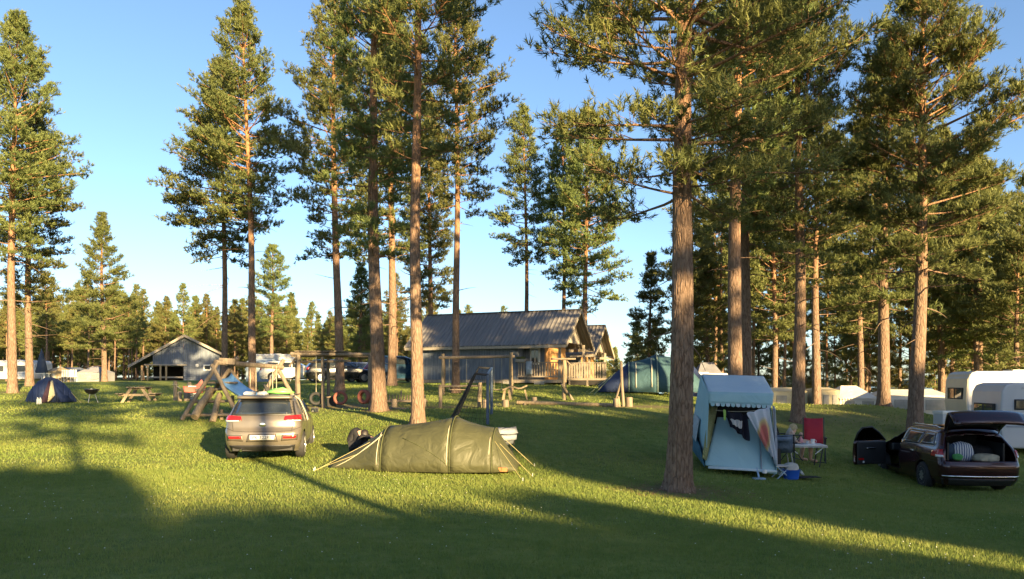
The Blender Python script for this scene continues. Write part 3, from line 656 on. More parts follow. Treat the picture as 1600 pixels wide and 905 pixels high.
# ------------------------------------------------------------------ playground
M_LOG = wood("grey_log", (.23, .185, .14), (.15, .12, .09), (18, 18, 2))
M_LOG2 = wood("pale_log", (.31, .24, .16), (.2, .155, .105), (18, 18, 2))
M_ROPE = plain("rope", (.42, .38, .3), (.3, .27, .2), rough=.9)
M_CHAIN = plain("steel_tube", (.38, .40, .44), (.28, .3, .33), rough=.4, metal=.7)
M_BLACK = plain("black_rubber", (.03, .03, .032), (.018, .018, .02), rough=.75, bump=.3)
M_REDTYRE = plain("red_painted_tyre", (.26, .075, .05), (.16, .06, .045), rough=.75, bump=.3)
M_SLIDE = plain("blue_slide_plastic", (.16, .34, .62), (.12, .28, .54), rough=.3, bump=.05)
def logs(name, label, cat, px, d, items, group=None, extra=None):
    """items: (part name, px0, py0, d0, px1, py1, d1, radius) measured positions of round logs"""
    o = G(px, d); t = thing(name, label, cat, o, 0, group)
    for it in items:
        nm, a, b, c, e, f, g, r = it[:8]; m = it[8] if len(it) > 8 else M_LOG
        r *= .82; p0, p1 = P(a, b, c) - o, P(e, f, g) - o
        pts = [p0.lerp(p1, k / 4) + Vector((math.sin(k * 2.1 + a), math.cos(k * 1.7 + b), 0)) * r * .12 for k in range(5)]
        MB().tube(pts, [r * (1.02 - .03 * k) for k in range(5)], 9).build(nm, m, t, auto=50)
    return o, t
def base_py(px, d): return 600 - (gz(U(px, d), d) - CZ - .0) * F / d + 2
# log A-frame with slide
d1, d2 = 23, 25.5
o, SW = logs("slide_frame", "weathered log climbing frame with crossed legs carrying a blue slide", "climbing frame", 340, 23.5, [
    ("leg", 284, 656, d1, 341, 566, d1 + .3, .085), ("leg", 372, 650, d1, 331, 570, d1 + .3, .085), ("leg", 308, 648, d1 + 1, 372, 558, d1 + 1.2, .085), ("leg", 402, 640, d1 + 1.2, 352, 566, d1 + 1.2, .085),
    ("top_beam", 336, 566, d1 + .4, 442, 574, d2, .105), ("leg", 408, 622, d2 - .5, 443, 562, d2, .09), ("leg", 466, 634, d2, 431, 570, d2, .09),
    ("cross_beam", 288, 649, d1, 372, 648, d1, .06), ("step_log", 305, 610, d1 + .6, 352, 608, d1 + .6, .06), ("step_log", 298, 628, d1 + .4, 362, 627, d1 + .4, .06),
    ("climbing_log", 303, 652, d1 - .3, 330, 608, d1 + .5, .15, M_LOG2), ("climbing_log", 332, 660, d1 - .2, 343, 616, d1 + .5, .12, M_LOG2), ("stake", 346, 656, d1 + .2, 346, 640, d1 + .2, .07, M_LOG2), ("stake", 365, 640, d1 + .8, 363, 618, d1 + .8, .07, M_LOG2)])
MB().box(P(357, 565, d1 + .9) - o, (.5, .6, .2), (0, .06, .2)).build("beam_block", M_LOG, SW, bevel=.02)
MB().box(P(352, 598, d1 + .9) - o, (.9, .7, .06), (0, 0, .1)).build("platform", M_LOG, SW, bevel=.01)
rows = []
for k in range(15):
    q = k / 14; c = P(349 + 56 * q, 592 + 38 * q ** .8 - 3 * math.sin(q * 3.14) * -1, d1 + .7 - .9 * q) - o
    ax = Vector((.45, .9, .12)).normalized(); row = []
    for j in range(11):
        s = (j - 5) / 5; row.append(c + ax * s * .33 + Vector((0, 0, .16 * abs(s) ** 4)))
    rows.append(row)
MB().grid(rows).build("slide", M_SLIDE, SW, smooth=True, solid=.02)
for k, (p, q) in enumerate(((391, 400), (426, 432))):
    for pp in (p, q): MB().rod(P(pp, 572, d2 - .9) - o, P(pp, 612, d2 - .9) - o, .012, n=6).build("rope", M_ROPE, SW)
    MB().box(P((p + q) / 2, 612, d2 - .9) - o, (.42, .2, .035)).build("swing_seat", M_BLACK, SW, bevel=.01)
# tyre frame
D = 27
o, TF = logs("tyre_swing_frame", "log frame with boarded top that carries the hanging tyre", "swing frame", 500, D, [
    ("post", 466, 641, D, 466, 548, D, .10), ("post", 463, 634, D + 1.6, 464, 552, D + 1.6, .08), ("post", 505, 641, D - .2, 504, 558, D - .2, .08), ("post", 513, 634, D + 1.6, 513, 556, D + 1.6, .08), ("post", 578, 640, D, 578, 551, D, .09),
    ("beam", 454, 553, D, 584, 554, D, .085), ("beam", 458, 566, D + .2, 548, 564, D + .2, .06), ("beam", 456, 556, D + 1.6, 584, 557, D + 1.6, .07), ("brace", 452, 572, D, 468, 552, D, .04)])
for k in range(9):
    MB().box(P(476 + k * 8.3, 550.5, D + .8) - o, (.17, 1.9, .03), (0, 0, .02 * (k % 3 - 1))).build("plank", M_LOG, TF)
for x in (494,): MB().rod(P(x, 556, D) - o, P(x, 613, D) - o, .012, n=6).build("chain", M_ROPE, TF)
def tyre(label, px, py, d, r, m, rz, group="play tyres"):
    o = P(px, py, d); t = thing("play_tyre", label, "tyre", (o.x, o.y, o.z - r), rz, group)
    M3 = Matrix.Rotation(math.radians(90), 3, 'X')
    MB().lathe([(r * .56, -.05), (r * .6, -.085), (r * .85, -.10), (r * .97, -.075), (r, -.03), (r, .03), (r * .97, .075), (r * .85, .10), (r * .6, .085), (r * .56, .05), (r * .62, .0), (r * .56, -.05)], 28, (0, 0, r), M3, cap=False).build("tread", m, t, auto=40)
tyre("black tyre hanging on its rope under the log frame", 494, 623, D, .245, M_BLACK, .1)
tyre("faded red tyre standing in the sand in the middle of the log frame", 532, 622, D, .26, M_REDTYRE, .15)
tyre("faded red tyre beside the thick grey pine trunk", 569, 620, D, .27, M_REDTYRE, -.5)
o = P(518, 620, D + .4); t = thing("seesaw_board", "grey springy board seat between the black and the red tyre", "play seat", (o.x, o.y, gz(o.x, o.y)), 0)
zb = o.z - gz(o.x, o.y); MB().box((0, 0, zb), (.62, .24, .05), (0, -.14, 0)).build("seat", M_LOG, t, bevel=.01); MB().box((0, 0, zb / 2), (.3, .12, zb)).build("base", M_BLACK, t, bevel=.01)
# swing frame in front of the cabin
D = 33
o, W2 = logs("swing_frame", "tall round-log swing frame with two seats in front of the cabin wall", "swing frame", 745, D, [
    ("post", 692, 622, D, 692, 553, D, .10, M_LOG2), ("post", 798, 620, D - .4, 798, 551, D - .4, .10, M_LOG2), ("post", 694, 616, D + 2, 693, 556, D + .2, .09, M_LOG2), ("post", 800, 614, D + 2, 798, 556, D, .09, M_LOG2), ("top_beam", 686, 559, D, 804, 557, D - .4, .085, M_LOG)])
for a_, b_, y in ((702, 729, 609), (772, 784, 609)):
    for p in (a_, b_): MB().rod(P(p, 560, D - .1) - o, P(p, y, D - .1) - o, .011, n=6).build("rope", M_ROPE, W2)
    MB().box(P((a_ + b_) / 2, y, D - .1) - o, ((b_ - a_) / F * D + .06, .2, .04)).build("swing_seat", M_LOG2, W2, bevel=.01)
# football goal seen from its end
D = 20.5; o = G(762, D); M_GOAL = plain("blue_goal_paint", (.06, .095, .16), (.045, .075, .13), rough=.4, bump=.03)
t = thing("football_goal", "small blue football goal with black net stays seen from its end", "football goal", o, 0)
np_, fp = P(762, 664, D) - o, P(768, 655, D + 2.3) - o; np_.z = gz(o.x + np_.x, o.y + np_.y) - o.z; fp.z = gz(o.x + fp.x, o.y + fp.y) - o.z
nt_, ft_ = P(762, 586, D) - o, P(768, 576, D + 2.3) - o
MB().rod(np_, nt_, .045, n=10).build("upright", M_GOAL, t, auto=40); MB().rod(fp, ft_, .045, n=10).build("upright", M_GOAL, t, auto=40); MB().rod(nt_, ft_, .045, n=10).build("crossbar", M_GOAL, t, auto=40)
nb, fb = P(702, 657, D + .2) - o, P(716, 648, D + 2.4) - o
for b_ in (nb, fb): b_.z = gz(o.x + b_.x, o.y + b_.y) - o.z
nk, fk = P(742, 584, D) - o, P(748, 574, D + 2.3) - o
for a_, b_, c_ in ((nt_, nk, nb), (ft_, fk, fb)):
    MB().tube([a_, b_, b_.lerp(c_, .06), c_], .032, 8).build("net_stay", M_BLACK, t, auto=60)
MB().rod(nb, fb, .025).build("ground_bar", M_BLACK, t, auto=40)
net = MB()
for k in range(15):
    f = k / 14; net.rod(nk.lerp(nb, f), fk.lerp(fb, f), .004, n=3)
    net.rod(nk.lerp(fk, f), nb.lerp(fb, f), .004, n=3)
for k in range(1, 9):
    f = k / 9; net.rod(nk.lerp(nb, f), nt_.lerp(np_, f), .004, n=3); net.rod(nt_.lerp(nk, f), np_.lerp(nb, f), .004, n=3)
ne = net.build("net", M_BLACK, t); ne["kind"] = "stuff"
# climbing bar posts, low fences, balance beams, stumps
logs("climbing_bar", "pair of short log posts joined by a rail behind the goal", "climbing bar", 718, 26.5, [("post", 688, 645, 26.5, 688, 601, 26.5, .09), ("post", 749, 645, 26.5, 750, 598, 26.5, .10, M_LOG2), ("rail", 688, 604, 26.5, 750, 603, 26.5, .045)])
logs("sand_edge_log", "long pale log edging the sand below the climbing bar", "log", 690, 26, [("log", 622, 642, 26, 765, 643, 26, .11, M_LOG2)])
logs("sand_edge_log", "grey log edging the sand at the foot of the thick pine", "log", 640, 25.2, [("log", 604, 640, 25.2, 640, 641, 25, .10)])
o, t = logs("picket_fence", "knee-high picket fence of stakes and a rail beside the thick pine", "fence", 632, 28, [("rail", 602, 627, 28, 668, 627, 28, .06), ("rail", 602, 637, 27.8, 664, 638, 27.8, .05)])
for k in range(14):
    hgt = 15 if k % 5 else 22; x = 604 + k * 4.6; MB().rod(P(x, 628, 28.1) - o, P(x, 628 - hgt + 4, 28.1) - o, .035, .03, 7).build("stake", M_LOG2, t)
for lab, px, d, h, r in (("short pale stump right of the goal posts", 758, 26, .3, .1), ("stump beside the long balance beam, goal side", 790, 26.4, .26, .12), ("small stump under the wooden bench", 835, 28, .22, .1), ("stump at the foot of the leaning pole", 983, 27, .34, .13), ("split pale stump left of the leaning pole base", 962, 26.6, .3, .1), ("cut stump near the rope posts", 292, 30, .35, .12), ("low stump beside the picket fence", 616, 27, .3, .11), ("low stump on the cabin side of the picket fence", 662, 27.4, .3, .1)):
    lab = lab.replace(" right of", " next to").replace(" left of", " next to")
    t = thing("log_stump", lab, "stump", G(px, d), 0, "play stumps"); MB().lathe([(r * 1.06, -.05), (r, .1), (r * .97, h - .02), (r * .9, h)], 12).build("trunk", M_LOG, t, auto=40); MB().lathe([(r * .9, h), (r * .88, h + .004)], 12).build("cut_face", M_LOG2, t)
logs("balance_beam", "long low balance beam lying across the worn grass", "balance beam", 880, 26.8, [("log", 808, 629, 27.2, 958, 633, 26.6, .085, M_LOG2), ("support", 820, 640, 27.1, 820, 630, 27.1, .07), ("support", 946, 642, 26.6, 946, 634, 26.6, .07)])
logs("balance_beam", "thin weathered beam half sunk in the grass beyond the long one", "balance beam", 1000, 27.4, [("log", 985, 640, 27, 1044, 643, 26.6, .07, M_LOG2)])
o, t = logs("lookout_pole", "log pole with a cross board and leaning strut before the cabin deck", "pole", 883, 30, [("post", 882, 632, 30, 882, 560, 30, .11, M_LOG2), ("strut", 897, 628, 30, 877, 600, 29.7, .07), ("brace", 893, 572, 30, 884, 562, 30, .03)])
MB().box(P(880, 561, 30) - o, (1.0, .3, .07)).build("cross_board", M_LOG, t, bevel=.01)
logs("leaning_pole", "bare grey pole leaning in front of the large blue tent", "pole", 973, 27, [("post", 974, 640, 27, 970, 565, 27, .075), ("post", 960, 632, 27.2, 970, 598, 27, .05), ("post", 968, 640, 26.8, 966, 620, 26.9, .06, M_LOG2)])
o = G(803, 30); t = thing("log_bench", "small curved plank bench with splayed legs by the swing post", "bench", o, 0)
MB().grid([[P(785 + 39 * q, 608 + 2 * math.cos(q * 9) - 3 * q, 30 + e) - o + Vector((0, 0, .02)) for e in (-.16, .16)] for q in [k / 8 for k in range(9)]]).build("seat", M_LOG2, t, solid=.06)
for a_, b_ in ((795, 798), (820, 824), (789, 786)): MB().bar(P(a_, 609, 30) - o, P(b_, 626, 30) - o, .1, .06).build("leg", M_LOG2, t)
# rope posts
for k, (lab, px, d, h) in enumerate((("pale round rope post nearest the picnic table", 274, 31, .85), ("pale round rope post beside the red spring toy", 296, 30.5, .78), ("short thin rope post between two taller ones", 281, 30, .42))):
    t = thing("rope_post", lab, "post", G(px, d), 0, "rope posts"); MB().lathe([(.085, -.05), (.08, h - .03), (.06, h)], 10).build("shaft", M_LOG2, t, auto=40)
    MB().tube([(.11 * math.cos(a / 12 * 6.283), .11 * math.sin(a / 12 * 6.283), h * .82) for a in range(13)], .018, 5, cap=False).build("rope_wrap", M_ROPE, t)
a_, b_ = G(274, 31) + Vector((0, 0, .7)), G(296, 30.5) + Vector((0, 0, .63)); rp = MB().tube([a_.lerp(b_, k / 8) - Vector((0, 0, .18 * math.sin(k / 8 * 3.14))) for k in range(9)], .018, 6).build("rope", M_ROPE); tag(rp, "slack rope hanging between the two taller rope posts", "rope")
o = G(303, 29); t = thing("spring_toy", "faded red and white spring toy behind the log climbing frame", "spring toy", o, .3)
M_RED = plain("faded_red_plastic", (.55, .14, .10), (.45, .12, .09), rough=.5)
MB().tube([(.12 * math.cos(k * .9), .12 * math.sin(k * .9), .02 + k * .012) for k in range(30)], .018, 6).build("spring", M_CHAIN, t)
MB().prism([(-.35, -.1, .4), (.3, -.1, .36), (.45, -.1, .6), (.28, -.1, .92), (.12, -.1, .72), (-.12, -.1, .6), (-.4, -.1, .66)], (0, .2, 0)).build("figure_panel", M_RED, t, bevel=.03); MB().box((-.05, 0, .63), (.3, .34, .06)).build("seat", M_WHITE, t, bevel=.02)
# picnic table
o = G(218, 34); t = thing("picnic_table", "wooden picnic table with attached benches on the open lawn", "picnic table", o, math.radians(104)); MP = wood("picnic_wood", (.30, .24, .17), (.2, .16, .11))
for k in range(5): MB().box((0, -.32 + k * .16, .73), (1.55, .145, .04)).build("tabletop_plank", MP, t, bevel=.006)
for s in (-1, 1):
    for k in (0, 1): MB().box((0, s * (.62 + k * .15), .44), (1.55, .14, .04)).build("bench_plank", MP, t, bevel=.006)
for x in (-.55, .55):
    for s in (-1, 1): MB().bar((x, s * .62, 0), (x, s * .22, .71), .05, .12).build("leg", MP, t)
    MB().box((x + .05, 0, .38), (.045, 1.55, .1)).build("cross_brace", MP, t); MB().box((x + .05, 0, .68), (.045, .75, .09)).build("top_brace", MP, t)
o2 = o + Vector((.1, 0, .75)); ash = MB().lathe([(.05, 0), (.09, .01), (.095, .05), (.07, .045), (.06, .02)], 12).build("ashtray", M_BLACK, None, loc=o2); tag(ash, "small black dish standing on the picnic table", "dish")
# kettle grill
o = G(143, 33); t = thing("kettle_grill", "black kettle grill on three thin legs on the lawn", "grill", o, 0); MG = plain("grill_enamel", (.02, .02, .022), (.012, .012, .013), rough=.35)
MB().lathe([(.02, .42), (.12, .44), (.22, .5), (.28, .6), (.29, .66), (.27, .66), (.2, .52), (.02, .47)], 20).build("bowl", MG, t, auto=45)
for k in range(3):
    a = k * 2.094 + .5; MB().rod((.12 * math.cos(a), .12 * math.sin(a), .47), (.27 * math.cos(a), .27 * math.sin(a), 0), .013, n=6).build("leg", M_CHAIN, t)
MB().lathe([(.275, .66), (.275, .675), (.02, .675)], 20).build("grate", M_CHAIN, t); MB().box((.31, 0, .62), (.05, .14, .03)).build("handle", M_LOG, t)
# ------------------------------------------------------------------ tents
M_OLIVE = fabric("olive_tent_cloth", (.078, .08, .041), (.06, .062, .032), transl=.12, rough=.5, wr=3.0, wb=.4)
M_TEAL = fabric("teal_tent_cloth", (.06, .125, .155), (.045, .10, .125), transl=.2, wr=2.5)
M_NAVY = fabric("navy_tent_cloth", (.035, .055, .13), (.025, .04, .095), transl=.1, wr=3)
M_PALE = fabric("pale_inner_cloth", (.72, .66, .42), (.62, .56, .36), transl=.3)
M_LTBLUE = fabric("light_blue_canvas", (.34, .53, .59), (.30, .48, .54), transl=.15, wr=1.6, wb=.5)
M_ROOFBLUE = fabric("pale_blue_canvas_roof", (.50, .61, .68), (.45, .56, .64), transl=.15, wr=1.6, wb=.5)
M_TEALD = fabric("deep_teal_canvas", (.05, .16, .22), (.04, .13, .19), transl=.1, wr=2)
M_GUY = plain("yellow_guy_line", (.45, .38, .16), (.36, .3, .13), rough=.6, bump=0)
M_ZIP = plain("pale_zip_tape", (.55, .5, .36), (.45, .4, .28), rough=.6, bump=0)
M_WHITECL = fabric("white_awning_cloth", (.72, .68, .6), (.62, .58, .52), transl=.25, wr=2)
M_CREAM = fabric("cream_awning_cloth", (.62, .54, .36), (.52, .45, .3), transl=.2, wr=2)
M_GREYCL = fabric("grey_tent_cloth", (.22, .22, .25), (.17, .17, .2), transl=.2, wr=2.5)
def sec(x, w, h, n=22, y0=0, p=.82, z0=0):
    return [Vector((x, y0 + w * math.cos(math.pi * k / n) * (1 if 1 else 1), z0 + h * max(0, math.sin(math.pi * k / n)) ** p)) for k in range(n + 1)]
def crease(p, k=1.0):
    x, y, z = p; return k * .65 * (.010 * math.sin(7 * x + 5 * z + 2 * math.sin(3 * y)) * math.sin(4 * z + 3 * x) + .006 * math.sin(15 * x - 9 * z + 4 * y))
def tunnel(t, st, mat, name="flysheet", n=22, sub=6, sag=.035, p=.82, split=None):
    """loft between hoops; st: (x, half width, height, y offset); panels between hoops become parts"""
    for i in range(len(st) - 1):
        rows = []
        for k in range(sub + 1):
            f = k / sub; a, b = st[i], st[i + 1]; s = 1 - sag * 4 * f * (1 - f)
            rows.append(sec(a[0] + (b[0] - a[0]) * f, (a[1] + (b[1] - a[1]) * f) * (1 - .3 * sag * 4 * f * (1 - f)), (a[2] + (b[2] - a[2]) * f) * s, n, a[3] + (b[3] - a[3]) * f, p))
        m = mat[i] if isinstance(mat, list) else mat
        for k in range(1, sub): rows[k] = [Vector((p.x, p.y + crease(p) * (1 if p.y > a[3] else -1), p.z + crease(p) * .8 if p.z > .05 else p.z)) for p in rows[k]]
        MB().grid(rows).build(name, m, t, smooth=True, solid=.006)
def hoop(t, s, name="pole_sleeve", mat=None, r=.014, p=.82):
    MB().tube([v * 1.0 + Vector((0, 0, .004)) for v in sec(s[0], s[1] * 1.008, s[2] * 1.008, 22, s[3], p)], r, 6).build(name, mat or M_OLIVE, t, smooth=True)
def on_tunnel(s0, s1, f, ang, off=.01, p=.82):
    a, b = s0, s1; L = lambda i: a[i] + (b[i] - a[i]) * f; sg = 1 - .035 * 4 * f * (1 - f)
    return Vector((L(0), L(3) + (L(1) * (1 - .3 * (1 - sg)) + off) * math.cos(ang), (L(2) * sg + off) * math.sin(ang) ** p))
# olive tunnel tent
D = 15.25; o = G(662, D); k_ = D / F; RZT = math.radians(-6)
t = thing("tunnel_tent", "olive green tunnel tent with yellow guy lines on the sunny grass", "tent", o, RZT)
X = lambda px: (px - 662) * k_
ST = [(X(517), .10, .04, -.25), (X(608), .74, .86, 0), (X(714), .84, 1.06, .02), (X(776), .74, .82, .02), (X(812), .42, .08, 0)]
tunnel(t, ST, M_OLIVE, sub=8)
for s in ST[1:4]: hoop(t, s, mat=fabric("dark_olive_cloth", (.10, .11, .05), (.08, .09, .04)))
FR = lambda i, f, a: on_tunnel(ST[i], ST[i + 1], f, math.radians(180 + 0) - a if 0 else math.pi - a)
fr = lambda i, f, deg: Vector((lambda v: (v.x, -abs(v.y - 0) if v.y > 0 else v.y, v.z))(on_tunnel(ST[i], ST[i + 1], f, math.radians(180 - deg))))
def seam(name, pts, mat=M_ZIP, r=.008): MB().tube(pts, r, 5).build(name, mat, t, smooth=True)
seam("door_zip", [fr(0, .12 + .83 * q, 10 + 42 * q ** .8) for q in [k / 8 for k in range(9)]])
seam("door_zip", [fr(0, .93, 6 + 60 * q) for q in [k / 8 for k in range(9)]])
seam("door_zip", [fr(0, .62 + .35 * q, 40 + 14 * q) for q in [k / 5 for k in range(6)]])
seam("panel_seam", [fr(1, .3 + .66 * q, 42 - 36 * q) for q in [k / 8 for k in range(9)]], fabric("dark_olive_cloth", (.1, .1, .05)))
seam("door_zip", [fr(1, .96, 5 + 50 * q) for q in [k / 8 for k in range(9)]])
seam("door_zip", [fr(2, .93, 20 + 30 * q) for q in [k / 6 for k in range(7)]])
MB().box((X(790), -.62, .05), (.22, .02, .08), (.3, 0, 0)).build("storm_flap", plain("orange_tape", (.6, .2, .08), (.5, .16, .06), rough=.6), t)
def guy(a, gx_, gy_):
    w = t.matrix_basis @ Vector((gx_, gy_, 0)); g = Vector((gx_, gy_, gz(w.x, w.y) - o.z + .01))
    MB().rod(a, g, .0045, n=5).build("guy_line", M_GUY, t); MB().rod(g, g + Vector((0, 0, .06)), .008, n=5).build("peg", M_CHAIN, t)
guy(Vector((X(586), -.45, .55)), X(512), -.95); guy(Vector((X(588), .3, .62)), X(516), .2); guy(fr(0, .55, 35), X(508), -.75)
guy(Vector((X(778), -.45, .6)), X(826), -1.25); guy(Vector((X(779), .4, .66)), X(832), .6); guy(Vector((X(778), -.3, .62)), X(836), -.6)
# big teal tent
D = 34; o = G(990, D); t = thing("family_tent", "large teal family tent with dark porch beside the small cabin", "tent", o, math.radians(-8)); k_ = D / F; X = lambda px: (px - 990) * k_
ST2 = [(X(936), 1.0, .35, -.2), (X(982), 1.35, 1.35, -.1), (X(1024), 1.7, 1.72, 0), (X(1062), 1.7, 1.6, 0), (X(1092), 1.1, .5, 0)]
tunnel(t, ST2, [M_NAVY, M_TEAL, M_TEAL, M_TEAL], p=.75)
for s in ST2[1:4]: hoop(t, s, mat=fabric("pale_green_sleeve", (.22, .3, .28), (.18, .25, .23)), r=.03, p=.75)
for i, f0, dg in ((1, .25, 62), (1, .8, 60)):
    MB().tube([fr2 for fr2 in [Vector((lambda v: (v.x, -abs(v.y), v.z))(on_tunnel(ST2[i], ST2[i + 1], f0, math.radians(180 - 4 - dg * q), .02, .75))) for q in [k / 8 for k in range(9)]]], .03, 5).build("door_zip", fabric("pale_strip", (.5, .5, .42)), t, smooth=True)
for a_, (gx_, gy_) in ((Vector((X(950), -.8, .6)), (X(922), -1.6)), (Vector((X(962), -1.0, .9)), (X(930), -2.0)), (Vector((X(944), -.3, .55)), (X(916), -.6))):
    w = t.matrix_basis @ Vector((gx_, gy_, 0)); g = Vector((gx_, gy_, gz(w.x, w.y) - o.z)); MB().bar(a_, g, .05, .012).build("guy_strap", fabric("lime_strap", (.4, .42, .2)), t)
# navy dome tent with an open porch
D = 31; o = G(80, D); t = thing("dome_tent", "small navy dome tent with its pale door flap rolled open", "tent", o, math.radians(31)); k_ = D / F; X = lambda px: (px - 80) * k_ * .9
ST3 = [(X(42 + 76 * f), max(.3, 1.0 * math.sin(math.pi * f) ** .45), max(.04, 1.06 * math.sin(math.pi * (f ** .92)) ** .72), 0) for f in (0, .06, .14, .25, .38, .5, .62, .75, .86, .94, 1)]
tunnel(t, ST3, M_NAVY, p=.75, sub=3, sag=.004)
for kk in (2, 5, 8): hoop(t, ST3[kk], mat=M_NAVY, p=.75)
# porch wings and flap in front
MB().grid([[Vector((X(66), -1.5, .02)).lerp(Vector((X(77), -.75, .9)), q), Vector((X(72), -1.42, .02)).lerp(Vector((X(79), -.78, .88)), q), Vector((X(78), -1.25, .03)).lerp(Vector((X(80), -.8, .86)), q)] for q in (0, .25, .5, .75, 1)]).build("porch_panel", fabric("plum_cloth", (.09, .05, .07)), t, smooth=True, solid=.01)
MB().grid([[Vector((X(76), -1.45, .02)).lerp(Vector((X(80), -.85, .88)), q), Vector((X(80), -1.2 - .1 * q, .1)).lerp(Vector((X(82), -.84, .9)), q), Vector((X(86), -1.3, .3)).lerp(Vector((X(83), -.8, .88)), q)] for q in (0, .2, .4, .6, .8, 1)]).build("door_flap", M_PALE, t, smooth=True, solid=.01)
MB().grid([[Vector((X(94), -1.3, .02)).lerp(Vector((X(83), -.78, .86)), q), Vector((X(112), -.7, .03)).lerp(Vector((X(90), -.6, .8)), q)] for q in (0, .33, .66, 1)]).build("porch_panel", M_NAVY, t, smooth=True, solid=.01)
for p, g in (((X(46), -.4, .35), (X(36), -1.0)), ((X(110), -.4, .4), (X(125), -1.0))):
    w = t.matrix_basis @ Vector((g[0], g[1], 0)); MB().rod(p, (g[0], g[1], gz(w.x, w.y) - o.z), .008, n=5).build("guy_line", M_GUY, t)
for nm, px in (("white", 59), ("pale", 63)):
    s = MB().lathe([(.045, 0), (.05, .06), (.048, .2), (.02, .24), (.018, .28)], 10).build("water_bottle", plain("bottle_" + nm, (.68, .68, .62)), None, auto=40, loc=G(px, 29.2)); tag(s, f"{nm} plastic bottle standing before the navy dome tent", "bottle")

# light blue folding trailer tent, seen end-on
D = 16.0; o = G(1155, D); t = thing("trailer_tent", "light blue folding trailer tent with scalloped awning and laundry hung across", "trailer tent", o, 0)
Q = lambda px, py, d: P(px, py, d) - o
def panel(name, corners, mat, nu=22, nv=22, sag=0.0, out=Vector((0, -1, 0)), solid=.012):
    a, b, c, e = corners  # a-b bottom edge, e-c top edge
    rows = []
    for j in range(nv + 1):
        v = j / nv; row = []
        for i in range(nu + 1):
            u = i / nu; p = a.lerp(b, u).lerp(e.lerp(c, u), v); row.append(p + out * (sag * math.sin(u * math.pi) * math.sin(v * math.pi) + crease(p, 1.3) * min(1, 6 * u, 6 * (1 - u), 6 * v, 6 * (1 - v))))
        rows.append(row)
    return MB().grid(rows).build(name, mat, t, smooth=True, solid=solid)
db, dm, df = 17.7, 16.6, 15.7
panel("front_panel", (Q(1102, 727, df), Q(1214, 741, df - .1), Q(1188, 656, dm - .25), Q(1121, 652, dm - .2)), M_LTBLUE, sag=.03)
panel("opening_shade_sheet", (Q(1114, 662, dm + .1), Q(1197, 664, dm + .1), Q(1200, 610, dm), Q(1112, 608, dm)), M_DARK, sag=.0)  # near-black sheet standing in for the shade inside the opening
panel("roof", (Q(1107, 612, df + .1), Q(1209, 615, df), Q(1193, 588, db - .7), Q(1097, 585, db - .5)), M_ROOFBLUE, sag=.05, out=Vector((0, 0, -1)))
panel("valance", (Q(1108, 630, df + .06), Q(1207, 634, df - .04), Q(1209, 615, df), Q(1107, 612, df + .1)), M_LTBLUE, nv=4)
for k in range(12):      # scalloped edge
    a_ = Q(1110 + k * 8.0, 630 + k * .33, df + .05 - k * .008); w_ = 7.2 * df / F
    MB().poly([a_ + Vector((0, 0, .01)), a_ + Vector((w_, 0, .01)), a_ + Vector((w_ * .92, -.004, -.05)), a_ + Vector((w_ * .5, -.006, -.068)), a_ + Vector((w_ * .08, -.004, -.05))]).build("scallop", M_ROOFBLUE if k % 2 else M_LTBLUE, t, solid=.006)
panel("side_wall", (Q(1103, 727, df + .02), Q(1077, 692, db), Q(1095, 586, db - .45), Q(1108, 614, df + .2)), M_LTBLUE, sag=.04, out=Vector((-1, 0, 0)))
panel("side_skirt", (Q(1101, 729, df - .01), Q(1075, 694, db + .02), Q(1078, 655, db - .05), Q(1094, 700, df + .3)), M_TEALD, out=Vector((-1, -.1, 0)), sag=.05)
panel("side_window_curtain", (Q(1087, 690, df + .62), Q(1080, 678, db - .35), Q(1086, 646, db - .5), Q(1093, 655, df + .7)), fabric("net_curtain", (.5, .56, .6), (.42, .48, .52), wr=8, wb=.8), out=Vector((-1, -.2, 0)), sag=.03)
panel("door_flap", (Q(1097, 716, df + .0), Q(1104, 720, df - .03), Q(1121, 636, dm - .3), Q(1109, 628, dm - .45)), fabric("yellow_green_lining", (.33, .34, .16), (.26, .27, .12), wr=9, wb=.8), sag=.04)
panel("rear_wall", (Q(1214, 741, df - .1), Q(1196, 700, db), Q(1193, 588, db - .7), Q(1204, 632, df + .2)), M_LTBLUE, sag=.02, out=Vector((1, 0, 0)))
panel("back_wall", (Q(1077, 692, db), Q(1196, 700, db), Q(1193, 589, db - .68), Q(1095, 586, db - .46)), M_LTBLUE)
MB().box(Q(1158, 712, 16.8), (1.35, 1.3, .42)).build("trailer_box", M_DARK, t)
MB().rod(Q(1190, 736, df - .12), Q(1186, 655, df + .6), .016, n=8).build("prop_pole", M_CHAIN, t)
MB().box(Q(1160, 733.5, df - .13), (1.45, .05, .05), (0, .06, 0)).build("lower_trim", M_ROOFBLUE, t, bevel=.01)
st_ = MB(); b0 = Q(1186, 741, df - .3); b0.z = gz(o.x + b0.x, o.y + b0.y) - o.z
st_.box(b0 + Vector((0, 0, .02)), (.24, .16, .03)).rod(b0 + Vector((0, 0, .03)), b0 + Vector((.02, .2, .22)), .02); st_.build("corner_steady", plain("steel_blue", (.3, .42, .55), rough=.4), t)
MB().lathe([(.02, -.04), (.05, -.03), (.05, .03), (.02, .04)], 12, Q(1195, 737, df - .2)).build("marker_lamp", M_WHITE, t, auto=40)
for sx in (1085, 1205):
    c = Q(sx if sx > 1100 else 1112, 0, 16.9); c.z = .28 + gz(o.x + c.x, o.y + c.y) - o.z
    MB().lathe([(.1, -.06), (.2, -.07), (.27, -.05), (.28, 0), (.27, .05), (.2, .07), (.1, .06)], 18, c, Matrix.Rotation(math.radians(90), 3, 'Y')).build("wheel", M_BLACK, t, auto=40)
